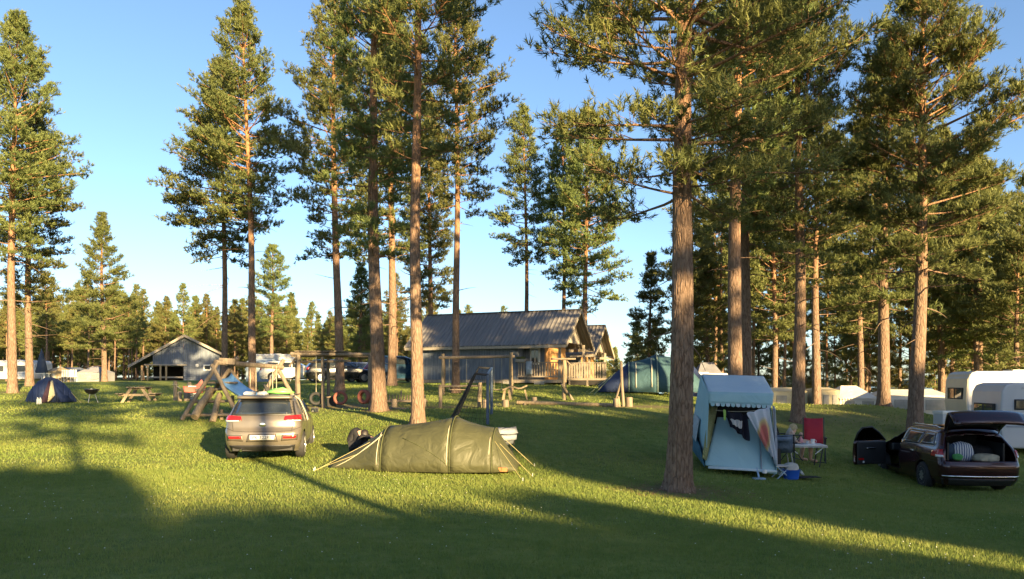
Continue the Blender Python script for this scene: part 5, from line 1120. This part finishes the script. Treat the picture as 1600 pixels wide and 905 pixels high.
for s in (-1, 1):
    tl = spatch(RS, t, "tail_light", s, [(-1.80, .84), (-2.14, .83), (-2.13, 1.0), (-1.84, .975)], M_TAIL, .012, th=.02)
    rpatch(RS, t, "tail_light_corner", [(s * .76, .83), (s * .86, .83), (s * .85, 1.0), (s * .75, 1.0)], M_TAIL, .016, th=.03)
    rpatch(RS, tl, "reversing_lens", [(s * .765, .835), (s * .85, .835), (s * .85, .885), (s * .76, .885)], M_LENSW, .034, nv=2, th=.01)
    spatch(RS, t, "side_window", s, [(-1.80, 1.08), (-1.08, 1.06), (-1.12, 1.345), (-1.62, 1.33)], M_GLASSCAR, .008); spatch(RS, t, "side_window", s, [(-1.03, 1.055), (-.12, 1.03), (-.16, 1.37), (-1.06, 1.345)], M_GLASSCAR, .008)
    MB().tube([RS.side(s, y, z, .012) for y, z in ((-.05, 1.01), (-1.0, 1.035), (-1.8, 1.055), (-1.86, 1.09), (-1.66, 1.36), (-1.1, 1.385), (-.1, 1.40), (.4, 1.37), (.85, 1.15), (1.1, 1.0))[:(10 if s > 0 else 7)]], .011, 6).build("chrome_trim", M_CHROME, t, smooth=True)
    if s > 0: spatch(RS, t, "side_window", s, [(-.06, 1.03), (1.02, 1.01), (.40, 1.36), (-.10, 1.37)], M_GLASSCAR, .008)
    for yy in ((-1.02, -.05, 1.04)): seamline(t, "door_seam", [RS.side(s, yy - (.22 if yy < -1 and z < .75 else 0), z, .012) for z in np.linspace(.3, 1.0, 9)])
    spatch(RS, t, "door_handle", s, [(-.92, .86), (-.70, .86), (-.70, .895), (-.92, .895)], M_CHROME, .03, 3, 2); MB().tube([(s * .50, -1.5, 1.45), (s * .515, -1.3, 1.495), (s * .515, -.1, 1.505), (s * .50, .12, 1.46)], .014, 6).build("roof_rail", M_CHROME, t, smooth=True)
    for yw in RS.wheels: wheel(t, s * .80, yw, .325, s, spokes=7)
    MB().rod((s * .58, -1.80, 1.28), (s * .56, -2.05, 1.62), .012).build("gas_strut", M_TRIMB, t)
    seamline(t, "bumper_seam", [RS.side(s, y, .72, .012) for y in (-1.72, -1.9, -2.1)])
rpatch(RS, t, "bumper_trim", [(-.80, .40), (.80, .40), (.80, .43), (-.80, .43)], M_CHROME, .022, nv=1, th=.02); rpatch(RS, t, "lower_valance", [(-.74, .205), (.74, .205), (.80, .36), (-.80, .36)], M_TRIMB, .018)
MB().box((0, -1.05, 1.5), (.9, .35, .02)).build("roof_panel", M_WINE, t)
# raised tailgate
tg = []
A_ = Vector((0, -1.84, 1.47)); dirb = Vector((0, -math.cos(math.radians(28)), math.sin(math.radians(28)))); nrm = Vector((0, math.sin(math.radians(28)), math.cos(math.radians(28))))
for k in range(13):
    q = k / 12; wdt = .60 + .16 * min(1, q * 1.6); c = A_ + dirb * (1.12 * q) + nrm * (.12 * math.sin(q * 2.6)) + (Vector((0, .06, -.42)) * max(0, (q - .62) / .38) ** 1.3)
    tg.append([c + Vector((wdt * (i - 6) / 6, -.07 * (1 - ((i - 6) / 6) ** 2) * q, -.05 * abs((i - 6) / 6) ** 3)) for i in range(13)])
gt = MB().grid(tg).build("tailgate", M_WINE, t, smooth=True, solid=.035)
MB().grid([[p + nrm * .024 for p in r[2:11]] for r in tg[2:7]]).build("tailgate_glass", M_GLASSCAR, gt, smooth=True)
MB().grid([[p - nrm * .03 for p in r[1:12]] for r in tg[1:12]]).build("tailgate_lining", M_TRIMB, gt, smooth=True, solid=.02)
MB().box(tg[9][6] - nrm * .06, (.2, .05, .03)).build("grab_handle", M_TRIMB, gt)
# open front door (hinged at its front edge)
dr = bpy.data.objects.new("front_door", None); COL.objects.link(dr); dr.parent = t; dr.location = (-.88, 1.03, 0); dr.rotation_euler = (0, 0, math.radians(-66))
def dsec(z): return -(RS.w(z) - .88)
rows = [[Vector((dsec(z) + .0, -1.02 + 1.02 * i / 8, z)) for i in range(9)] for z in np.linspace(.34, .98, 8)]
MB().grid(rows).build("door_skin", M_WINE, dr, smooth=True, solid=.03)
MB().box((.075, -.5, .66), (.06, .94, .62)).build("door_card", M_TRIMB, dr, bevel=.03)
fpts = [Vector((dsec(z), y, z)) for y, z in ((-1.0, .98), (-1.0, 1.2), (-.92, 1.34), (-.62, 1.36), (-.3, 1.2), (.0, .99))]
MB().tube(fpts, .025, 8).build("window_frame", M_TRIMB, dr, smooth=True)
MB().poly(fpts[::-1]).build("door_glass", clear_glass(), dr, solid=.006)
mr = MB().box((-.12, -.12, 1.03), (.2, .1, .14)).build("wing_mirror", M_WINE, dr, bevel=.04)
MB().box((-.12, -.178, 1.03), (.16, .012, .1)).build("mirror_glass", M_CHROME, mr); MB().box((.12, -.88, .5), (.02, .16, .05)).build("door_reflector", M_TAIL, dr)
MB().box((.11, -.55, .78), (.05, .3, .04)).build("door_grip", M_CHROME, dr, bevel=.01); MB().lathe([(.001, 0), (.03, 0), (.03, .01)], 10, (.115, -.8, .42), Matrix.Rotation(math.radians(90), 3, 'Y')).build("speaker", M_LENSW, dr)
# luggage in the boot
inb = lambda v: RED.matrix_basis @ Vector(v)
def lumps(name, label, cat, loc, size, mat, seed, sub=2, rz=0):
    r = random.Random(seed); rows = []
    for i in range(9):
        a = math.pi * i / 8; ring = []
        for k in range(14):
            b = 2 * math.pi * k / 14; q = 1 + r.uniform(-.2, .2); sx = math.copysign(abs(math.cos(b)) ** .7, math.cos(b)); sy = math.copysign(abs(math.sin(b)) ** .7, math.sin(b))
            ring.append(Vector((size[0] / 2 * math.sin(a) ** .6 * sx * q, size[1] / 2 * math.sin(a) ** .6 * sy * q, size[2] / 2 * (1 - math.cos(a)) * (1 + r.uniform(-.05, .05)))))
        rows.append(ring)
    ob = MB().grid(rows, closed=True).build(name, mat, None, smooth=True, sub=1, loc=loc); ob.rotation_euler = (0, 0, rz); return tag(ob, label, cat)
def stripes_mat():
    m, tt, b, out = nt("blue_white_bag"); vec = coords(tt, (1, 1, 1)); w = node(tt, "ShaderNodeTexWave", i_Scale=6.0, i_Distortion=2.5, i_Detail=3); tt.links.new(vec, w.inputs["Vector"])
    tt.links.new(ramp(tt, w.outputs[0], [(.35, (.05, .09, .22)), (.6, (.6, .62, .66))]), b.inputs["Base Color"]); b.inputs["Roughness"].default_value = .5; return m
lumps("shopping_bag", "blue and white patterned bag standing in the open car boot", "bag", inb((-.22, -1.85, .705)), (.55, .32, .46), stripes_mat(), 1, rz=HR)
lumps("dark_blue_bag", "dark blue bag at the tail light side of the open boot", "bag", inb((-.52, -1.85, .705)), (.26, .34, .42), fabric("denim_bag", (.05, .09, .15), wr=8), 2, rz=HR)
lumps("cream_blanket", "crumpled cream blanket lying in the open car boot", "blanket", inb((.22, -2.02, .71)), (.58, .32, .2), fabric("cream_blanket", (.62, .57, .44), (.48, .44, .34), wr=9, wb=.9), 3, rz=HR)
lumps("green_pouch", "small bright green pouch in the corner of the open boot", "pouch", inb((-.42, -2.10, .75)), (.22, .14, .16), fabric("green_pouch", (.12, .42, .14), wr=9), 4, rz=HR)
lumps("dark_holdall", "black holdall behind the cream blanket in the car boot", "bag", inb((.3, -1.55, .705)), (.6, .4, .36), fabric("black_holdall", (.025, .025, .03), wr=8), 5, rz=HR)

# --- cars parked farther off
def far_car(label, px, d, rz, S, m, suv=False, group="cars parked beside the cabin"):
    t = thing("parked_car", label, "car", G(px, d), rz, group); S.mesh().build("body", m, t, auto=40); underbody(S, t); B = S.belt
    hi_ = S.z1 - .08; b0 = B + .07
    yA, yB, yC = S.yr(b0) + .32, -.12, S.yf(b0) - .42
    for s in (-1, 1):
        spatch(S, t, "side_window", s, [(yA, b0), (-1.02, b0), (-1.0, hi_), (yA + .22, hi_)], M_GLASSCAR, .01); spatch(S, t, "side_window", s, [(-.95, b0), (yB, b0), (yB - .02, hi_), (-.94, hi_)], M_GLASSCAR, .01); spatch(S, t, "side_window", s, [(yB + .08, b0), (yC, b0 - .01), (S.yf(hi_) - .42, hi_), (yB + .06, hi_)], M_GLASSCAR, .01)
        spatch(S, t, "sill_trim", s, [(-1.0, .21), (1.0, .21), (1.0, .28), (-1.0, .28)], M_TRIMB, .005); spatch(S, t, "door_handle", s, [(-.8, B - .1), (-.6, B - .1), (-.6, B - .07), (-.8, B - .07)], M_CHROME, .02, 2, 2); spatch(S, t, "door_handle", s, [(.15, B - .1), (.35, B - .1), (.35, B - .07), (.15, B - .07)], M_CHROME, .02, 2, 2)
        for yw in S.wheels: wheel(t, s * (S.w(.4) - .09), yw, S.rw, s)
        rpatch(S, t, "tail_light", [(s * .55, B - .12), (s * .82, B - .13), (s * .8, B + .03), (s * .58, B + .02)], M_TAIL, .015, th=.02)
        zq = .68; MB().box((s * .6, S.yf(zq) - .16, zq), (.3, .14, .12), (0, 0, -s * .5)).build("headlight", M_LENSW, t, bevel=.03)
        MB().box((s * (S.w(B) + .1), .9, B + .1), (.2, .1, .14)).build("wing_mirror", m, t, bevel=.04)
    MB().grid([[Vector(((S.w(z) - .14) * (i - 4) / 4, S.yf(z) - S.bowf * ((i - 4) / 5) ** 2 + .012, z)) for i in range(9)] for z in np.linspace(B + .09, hi_ - .02, 6)]).build("windscreen", M_GLASSCAR, t, smooth=True)
    MB().box((0, S.L / 2 - .02, .55), (.8, .05, .14)).build("grille", M_TRIMB, t); MB().box((0, S.L / 2 + .008, .42), (.52, .015, .11)).build("number_plate", M_PLATE, t)
    return t
ES = Shape(4.7, RS.zr, RS.zf, RS.zw, (-1.34, 1.34), rw=.32, z1=1.43, belt=.93)
SUV = Shape(4.4, [(.2, .14), (.35, .03), (.6, .0), (.8, .03), (1.1, .1), (1.2, .16), (1.55, .4), (1.66, .55)], [(.2, .1), (.5, .0), (.85, .06), (.95, .4), (1.05, .95), (1.12, 1.15), (1.55, 1.9), (1.66, 2.2)], [(.2, .8), (.5, .89), (.85, .9), (1.08, .87), (1.2, .83), (1.5, .69), (1.6, .62), (1.66, .5)], (-1.3, 1.3), rw=.34, z1=1.66, belt=1.08)
far_car("black estate car with bright wheels parked behind the dark-trunked pine", 533, 47.5, math.radians(-68), ES, paint("black_car_paint", (.012, .014, .02)))
far_car("white estate car parked behind the tyre swing frame", 460, 52, math.radians(-80), ES, paint("white_car_paint", (.62, .6, .56), metal=0))
far_car("blue sport utility car beside the cabin wall", 632, 46.5, math.radians(-60), SUV, paint("blue_car_paint", (.03, .085, .15)))
far_car("grey-blue car behind the thick grey pine", 578, 54, math.radians(-75), ES, paint("slate_car_paint", (.12, .15, .24)))
far_car("wine-coloured car half hidden behind the sunlit orange trunk", 608, 52, math.radians(-20), ES, paint("plum_car_paint", (.10, .03, .05)))
# ------------------------------------------------------------------ people and camping gear
def person_mesh(verts, edges, mats, name, parent, root=0, sub=2):
    """verts: (co, radius, material index); one continuous skinned body"""
    me = bpy.data.meshes.new(name); me.from_pydata([v[0] for v in verts], edges, []); ob = bpy.data.objects.new(name + "_src", me); COL.objects.link(ob)
    sk = ob.modifiers.new("skin", 'SKIN'); sk.use_smooth_shade = True
    for i, v in enumerate(me.skin_vertices[0].data):
        r = verts[i][1]; v.radius = (r, r) if not isinstance(r, tuple) else r; v.use_root = (i == root)
    sb = ob.modifiers.new("sub", 'SUBSURF'); sb.levels = sub
    dg = bpy.context.evaluated_depsgraph_get(); m2 = bpy.data.meshes.new_from_object(ob.evaluated_get(dg)); m2.name = name; bpy.data.objects.remove(ob)
    m2.materials.clear()
    for m in mats: m2.materials.append(m)
    co = np.array([v[0] for v in verts]); mi = [v[2] for v in verts]
    for p in m2.polygons:
        c = np.array(p.center); p.material_index = mi[int(np.argmin(((co - c) ** 2).sum(1)))]; p.use_smooth = True
    o2 = bpy.data.objects.new(name, m2); COL.objects.link(o2); o2.parent = parent; return o2
M_SKIN = plain("skin", (.52, .32, .23), (.46, .27, .19), rough=.55, scale=8, bump=.05); M_HAIRB = plain("blond_hair", (.50, .38, .2), (.36, .26, .13), rough=.6, scale=20, stretch=(1, 1, 6), bump=.3); M_HAIRD = plain("dark_hair", (.025, .018, .015), (.015, .012, .01), rough=.5, scale=20, bump=.3)
M_BLACKCL = fabric("black_clothes", (.018, .018, .022), (.012, .012, .015), transl=0, wr=8); M_BEIGE = fabric("pale_top", (.52, .46, .38), (.42, .37, .3), transl=0, wr=9); M_SHORTS = fabric("grey_shorts", (.13, .13, .13), transl=0, wr=9)
def head_parts(t, c, f, hairmat, s=1.0, long=0.0):
    """hair cap, eyes and nose round a head centre; f is the facing direction"""
    f = Vector(f).normalized(); r = f.cross(Vector((0, 0, 1))).normalized(); u = r.cross(f)
    rows = []
    for i in range(9):
        a = math.radians(-8 + 98 * i / 8); ring = []
        for k in range(20):
            b = 2 * math.pi * k / 20; d = (f * math.cos(b) * (.098 if math.cos(b) < 0 else .092) + r * math.sin(b) * .082) * math.cos(a); low = max(0, -math.cos(b))
            z = .122 * math.sin(a) - (low * (.045 + long) if i < 3 else 0) * (1 - i / 3 if i < 3 else 0) + (.035 if math.cos(b) > .3 and i < 2 else 0)
            ring.append(c + (d + u * z) * s * (1.06 + .03 * math.sin(k * 5 + i * 2)))
        rows.append(ring)
    MB().grid(rows, closed=True).build("hair", hairmat, t, smooth=True)
    for sg in (-1, 1):
        e = MB().lathe([(.001, -.007), (.005, -.004), (.007, 0), (.005, .004), (.001, .007)], 8, c + (f * .08 + r * sg * .034 + u * .005) * s); e.build("eye", M_HAIRD, t, smooth=True)
def hand(V, E, wrist, fwd, side, mi):
    """palm, four fingers and a thumb appended to a skin skeleton"""
    fwd = Vector(fwd).normalized(); side = Vector(side).normalized(); w = Vector(V[wrist][0]); p = len(V); V.append((tuple(w + fwd * .045), (.034, .016), mi)); E.append((wrist, p))
    for k, (off, ln) in enumerate(((-.027, .075), (-.009, .085), (.009, .08), (.027, .064))):
        a = w + fwd * .075 + side * off; b = a + fwd * ln * .5 + Vector((0, 0, -.004)); c = a + fwd * ln * .9 + Vector((0, 0, -.02))
        i = len(V); V += [(tuple(a), .010, mi), (tuple(b), .009, mi), (tuple(c), .0075, mi)]; E += [(p, i), (i, i + 1), (i + 1, i + 2)]
    a = w + fwd * .03 + side * -.042; b = a + fwd * .04 + side * -.02; i = len(V); V += [(tuple(a), .012, mi), (tuple(b), .009, mi)]; E += [(p, i), (i, i + 1)]
# crouching person behind the olive tent
o = G(560, 17.0); t = thing("person", "person in black crouching behind the olive tunnel tent", "person", o, 0)
Z = CZ + (600 - 673) / F * 17.0 - o.z           # head top
h = Z - .12
V = [((-.16, .05, .22), .17, 0), ((-.12, .03, .40), .165, 0), ((-.04, .0, .58), (.19, .16), 0), ((.05, -.02, h - .2), (.13, .12), 0), ((.10, -.02, h - .11), .06, 1), ((.14, -.02, h), (.085, .10), 1), ((.15, -.02, h + .05), .07, 1),
     ((.02, -.2, h - .24), .075, 0), ((.12, -.28, .45), .058, 0), ((.30, -.22, .40), .045, 0), ((.34, -.21, .40), .032, 1), ((.02, .18, h - .24), .075, 0), ((.14, .27, .42), .058, 0), ((.3, .2, .36), .045, 0), ((.34, .19, .36), .032, 1),
     ((-.1, -.13, .2), .12, 0), ((.24, -.16, .40), .085, 0), ((.08, -.16, .12), .062, 0), ((.06, -.16, .04), .045, 0), ((.24, -.16, .03), .04, 0), ((-.1, .18, .2), .12, 0), ((.22, .2, .18), .085, 0), ((-.1, .2, .08), .062, 0), ((-.16, .2, .04), .045, 0), ((.0, .2, .03), .04, 0)]
E = [(0, 1), (1, 2), (2, 3), (3, 4), (4, 5), (5, 6), (3, 7), (7, 8), (8, 9), (9, 10), (3, 11), (11, 12), (12, 13), (13, 14), (0, 15), (15, 16), (16, 17), (17, 18), (18, 19), (0, 20), (20, 21), (21, 22), (22, 23), (23, 24)]
hand(V, E, 10, (1, .1, -.2), (0, 1, 0), 1); hand(V, E, 14, (1, -.1, -.2), (0, -1, 0), 1)
person_mesh(V, E, [M_BLACKCL, M_SKIN], "body", t); head_parts(t, Vector((.14, -.02, h + .01)), (1, .7, -.25), M_HAIRD, 1.08, .05)
# person seated at the camp table
DT = 18.3; o = G(1236, DT); t = thing("person", "blond person in pale top sitting at the camping table", "person", o, 0)
Z = CZ + (600 - 664) / F * DT - o.z; h = Z - .115; ta = CZ + (600 - 695) / F * 17.9 - o.z + .045
V = [((-.02, .05, .50), .15, 2), ((-.03, .05, .66), (.15, .13), 0), ((.0, .04, .80), (.155, .13), 0), ((.02, .03, h - .2), (.12, .10), 0), ((.04, .03, h - .12), .05, 1), ((.06, .02, h), (.078, .098), 1), ((.07, .02, h + .04), .068, 1),
     ((.02, -.16, h - .22), .06, 0), ((.06, -.25, ta - .03), .043, 1), ((.27, -.17, ta), .033, 1), ((.31, -.155, ta), .025, 1), ((.03, .2, h - .22), .06, 0), ((.08, .27, ta - .02), .043, 1), ((.27, .16, ta + .01), .033, 1), ((.31, .145, ta + .01), .025, 1),
     ((.06, -.1, .5), .1, 2), ((.42, -.13, .5), .075, 2), ((.44, -.13, .28), .058, 1), ((.43, -.13, .07), .04, 1), ((.6, -.14, .035), .035, 1), ((.06, .16, .5), .1, 2), ((.40, .2, .5), .075, 2), ((.36, .2, .28), .058, 1), ((.33, .2, .07), .04, 1), ((.5, .2, .035), .035, 1), ((.138, .02, h - .012), .014, 1)]
E = [(0, 1), (1, 2), (2, 3), (3, 4), (4, 5), (5, 6), (3, 7), (7, 8), (8, 9), (9, 10), (3, 11), (11, 12), (12, 13), (13, 14), (0, 15), (15, 16), (16, 17), (17, 18), (18, 19), (0, 20), (20, 21), (21, 22), (22, 23), (23, 24), (5, 25)]
hand(V, E, 10, (1, .1, -.1), (0, 1, 0), 1); hand(V, E, 14, (1, -.1, -.1), (0, -1, 0), 1)
person_mesh(V, E, [M_BEIGE, M_SKIN, M_SHORTS], "body", t); head_parts(t, Vector((.06, .02, h + .005)), (1, -.1, -.05), M_HAIRB, 1.1, .1)
def camp_chair(label, loc, rz, m, hback=1.08, group="folding camp chairs"):
    t = thing("camp_chair", label, "chair", loc, rz, group); fr = M_TRIMB     # faces -y
    def ribbon(name, pts, w=.46):
        MB().grid([[Vector((x, p[0], p[1] - .02 * math.cos(x / w * 3.14))) for x in (-w / 2, -w / 4, 0, w / 4, w / 2)] for p in pts]).build(name, m, t, smooth=True, solid=.015)
    ribbon("seat", [(-.24, .44), (-.1, .41), (.1, .40), (.22, .42)]); ribbon("backrest", [(.23, .42), (.30, .6), (.36, .8), (.43, hback)])
    ribbon("headrest", [(.405, hback - .14), (.42, hback - .03)], .42)
    for s in (-1, 1):
        x = s * .25
        MB().tube([(x, .22, .40), (x, .31, .6), (x, .44, hback + .01)], .013, 6).build("back_tube", fr, t); MB().rod((x, -.26, .44), (x, .24, .40), .013, n=6).build("seat_tube", fr, t)
        MB().rod((x * 1.06, -.24, .0), (x * 1.06, .20, .62), .012, n=6).build("leg", fr, t); MB().rod((x * 1.06, .30, .0), (x * 1.06, -.18, .62), .012, n=6).build("leg", fr, t)
        MB().box((x * 1.1, -.0, .63), (.05, .46, .03)).build("armrest", fr, t, bevel=.01)
    MB().rod((-.25, -.24, .02), (.25, -.24, .02), .011, n=6).build("foot_bar", fr, t)
    return t
M_REDCH = fabric("red_chair_cloth", (.50, .035, .045), (.4, .03, .05), transl=.15, wr=4); 
camp_chair("empty red folding chair at the camping table", G(1272, 18.9), math.radians(-20), M_REDCH, 1.12)
camp_chair("dark folding chair carrying the seated blond person", G(1234, 18.32) + Vector((-.02, .02, .05)), math.radians(90), fabric("dark_chair_cloth", (.03, .03, .035), transl=.05), .8)
camp_chair("folded-out chair with pale grey cloth behind the olive tent", G(780, 16.6) - Vector((0, 0, .12)), math.radians(-150), fabric("silver_chair_cloth", (.26, .28, .32), transl=.1), .66)
o = G(1256, 17.9); TB = thing("camping_table", "white folding camping table laid with cups and dishes", "table", o, math.radians(-8)); t = TB
ztop = CZ + (600 - 695) / F * 17.9 - o.z
MB().box((0, 0, ztop), (.92, .6, .03)).build("table_top", M_WHITE, t, bevel=.01); MB().box((0, -.295, ztop - .02), (.94, .02, .05)).build("edge_trim", M_CHAIN, t)
for s in (-1, 1):
    for y in (-.24, .24): MB().rod((s * .38, y, ztop - .03), (s * .30, y, .0), .016, n=7).build("leg", M_TRIMB if s > 0 else M_CHAIN, t)
    MB().rod((s * .34, -.24, .35), (s * .34, .24, .35), .01, n=6).build("stretcher", M_CHAIN, t); MB().rod((s * .4, -.26, ztop - .03), (s * .2, -.26, ztop - .2), .012, n=6).build("stay", M_WHITE, t)
tb = lambda x, y: TB.matrix_basis @ Vector((x, y, ztop + .016))
def cup(label, x, y, m, s=1.0):
    t = thing("mug", label, "mug", tb(x, y), 0, "cups on the camping table"); MB().lathe([(.034 * s, 0), (.04 * s, .09 * s), (.042 * s, .1 * s), (.036 * s, .098 * s), (.03 * s, .012)], 14).build("cup", m, t, auto=50)
    MB().tube([(.04 * s, 0, .02 * s), (.07 * s, 0, .035 * s), (.07 * s, 0, .07 * s), (.042 * s, 0, .085 * s)], .006, 6).build("handle", m, t)
cup("white mug near the empty red chair on the camping table", .22, .05, M_WHITE, 1.2); cup("small white cup beside the plate on the camping table", .05, -.12, plain("cup_grey", (.55, .56, .6)), .8)
pt_ = MB().lathe([(.06, 0), (.1, .008), (.125, .02), (.11, .018), (.05, .008)], 20).build("plate", plain("plate_pale", (.45, .5, .6), rough=.3), None, auto=40, loc=tb(-.05, .08)); tag(pt_, "pale plate in the middle of the camping table", "plate")
bk = MB().box((0, 0, .02), (.24, .16, .035)).build("dark_book", M_BLACKCL, None, bevel=.008, loc=tb(-.26, .1)); tag(bk, "small dark box lying before the seated person on the table", "box")
pk = thing("doll", "small pink toy figure standing on the camping table", "toy", tb(-.02, .2), 0)
MB().lathe([(.05, 0), (.055, .06), (.035, .13), (.02, .16)], 12).build("dress", plain("pink_plastic", (.62, .28, .28), (.55, .24, .25)), pk, smooth=True); MB().lathe([(.015, .16), (.04, .19), (.045, .225), (.035, .26), (.01, .275)], 12).build("head", M_SKIN, pk, smooth=True)
# gear on the ground by the trailer tent
t = thing("wash_tub", "blue plastic tub with white handles on the grass by the trailer tent", "tub", G(1236, 15.9), 0); MBL = plain("blue_plastic", (.02, .10, .5), (.015, .08, .42), rough=.35)
MB().lathe([(.13, 0), (.15, .01), (.19, .2), (.2, .215), (.185, .2), (.14, .02), (.01, .015)], 22).build("bowl", MBL, t, auto=50)
for s in (-1, 1): MB().tube([(s * .19, -.08, .19), (s * .26, -.04, .1), (s * .26, .04, .1), (s * .19, .08, .19)], .014, 7).build("handle", M_WHITE, t, smooth=True)
lumps("dish_cloth", "white bundle of cloths and dishes heaped in the blue tub", "cloth", G(1236, 15.9) + Vector((0, 0, .14)), (.32, .3, .22), fabric("white_bundle", (.6, .58, .54), wr=9), 9)
t = thing("folding_stool", "low blue-framed stool between trailer tent and tub", "stool", G(1220, 15.9), .2)
MB().box((0, 0, .27), (.34, .26, .03)).build("seat", plain("pale_seat", (.55, .5, .48)), t, bevel=.01)
for s in (-1, 1): MB().rod((-.15, s * .11, .26), (.16, s * .11, 0), .014, n=7).build("leg", plain("steel_blue", (.3, .42, .55)), t); MB().rod((.15, s * .12, .26), (-.16, s * .12, 0), .014, n=7).build("leg", plain("steel_blue", (.3, .42, .55)), t)
camp_chair("blue and white striped folding chair between the laundry and the table", G(1222, 17.2), math.radians(160), fabric("blue_white_chair", (.3, .38, .5), (.12, .18, .32), wr=14), .82)
mt = MB().grid([[(x, y, .02 + .006 * math.sin(x * 9 + y * 5)) for x in np.linspace(-.35, .35, 6)] for y in np.linspace(-.15, .15, 4)]).build("ground_mat", M_BLACKCL, None, smooth=True, solid=.012, loc=G(1247, 16.0) + Vector((.1, 0, .03))); tag(mt, "small black mat on the grass beside the blue tub", "mat")
# cooler box standing on the bank behind the red car
t = thing("cooler_box", "pale cooler box above the dark red car's roof line", "box", G(1478, 23), .1); zt = CZ + (600 - 641) / F * 23 - G(1478, 23).z
MB().box((0, 0, zt * .45), (.55, .45, zt * .88)).build("body", M_CARAG, t, bevel=.03); MB().box((0, 0, zt * .93), (.58, .48, zt * .1)).build("lid", M_WHITE, t, bevel=.02)
# ------------------------------------------------------------------ trees behind the photographer whose shadows fall across the lawn
YOUNG = [pine_meshes(10, .8, 1.5, 1.5, .2, 0, .5, .35, seed=90 + k, K=8, dens=1.25, wid=.035, nl=.2, dead=0, segs=6, tuftL=.22, step=.3, twigs=False) for k in range(3)]
TALL = [pine_meshes(19, 9.0, 2.5, 2.5, .38, 0, .35, .7, seed=95 + k, K=8, dens=1.0, wid=.03, nl=.18, dead=5, segs=8, tuftL=.22, step=.4, twigs=False) for k in range(2)]
def behind(name, label, u, v, sx, sz, msh, group):
    x, y = -.5195 * u + .8545 * v, .8545 * u + .5195 * v; t = thing(name, label, "pine tree", (x, y, gz(x, y) - .03), v * 1.7, group); t.scale = (sx, sx, sz)
    link("trunk", msh[0], BARK, t); link("crown", msh[1], NEEDLE, t)
rb = random.Random(21); k = 0
NTH = "first second third fourth fifth sixth seventh eighth ninth tenth eleventh twelfth thirteenth fourteenth fifteenth sixteenth seventeenth eighteenth nineteenth twentieth".split()
UB = -30                       # forest edge behind the photographer
for rw, (vs, du) in enumerate((([-14 + 1.55 * i for i in range(9)] + [-.6, .25], 0), ([-13.2 + 1.55 * i for i in range(9)] + [.15], -2.2))):
    for i, v in enumerate(vs):
        h = (13.6 - .12 * v - UB - du) * .2217 + rb.uniform(-.5, .35); behind("pine_tree", f"dense pine of the forest edge behind the photographer, {('front', 'second')[rw]} row, {NTH[i]} in line", UB + du + rb.uniform(-.3, .3), v, 1.0, h / 10, YOUNG[k % 3], "forest edge behind the photographer"); k += 1
for rw, (vs, du) in enumerate((([1.5, 2.6, 3.8, 5.0, 6.35], 0), ([1.9, 3.2, 4.5, 6.2], -2.2))):
    for i, v in enumerate(vs):
        h = (8.0 - UB - du) * .2217 + rb.uniform(-.3, .2); behind("pine_tree", f"lower dense pine of the forest edge behind the photographer, {('front', 'second')[rw]} row, {NTH[i]} in line", UB + du + rb.uniform(-.3, .3), v, 1.0, h / 10, YOUNG[k % 3], "forest edge behind the photographer"); k += 1
for rw, (vs, du) in enumerate((([9.6 + 1.5 * i for i in range(18)], 0), ([9.9 + 1.5 * i for i in range(17)], -2.2))):
    for i, v in enumerate(vs):
        h = (20.5 - UB - du) * .2217 + rb.uniform(-.6, .8); behind("pine_tree", f"taller dense pine of the forest edge behind the photographer, {('front', 'second')[rw]} row, {NTH[i]} in line", UB + du + rb.uniform(-.3, .3), v, 1.05, h / 10, YOUNG[k % 3], "forest edge behind the photographer"); k += 1
for i, (u, v, s) in enumerate(((-12, 3.75, 1.0), (-36, -8, .95), (-38, -14, 1.0), (-22, 10.9, 1.0), (-20, 15.5, 1.0), (-16, .3, 1.0), (-44, 31, 1.0), (-38, -20, 1.0), (-10, 20, 1.0))):
    behind("pine_tree", f"tall pine standing behind the photographer, {NTH[i]} of that group", u, v, s, s, TALL[i % 2], "tall pines behind the photographer")
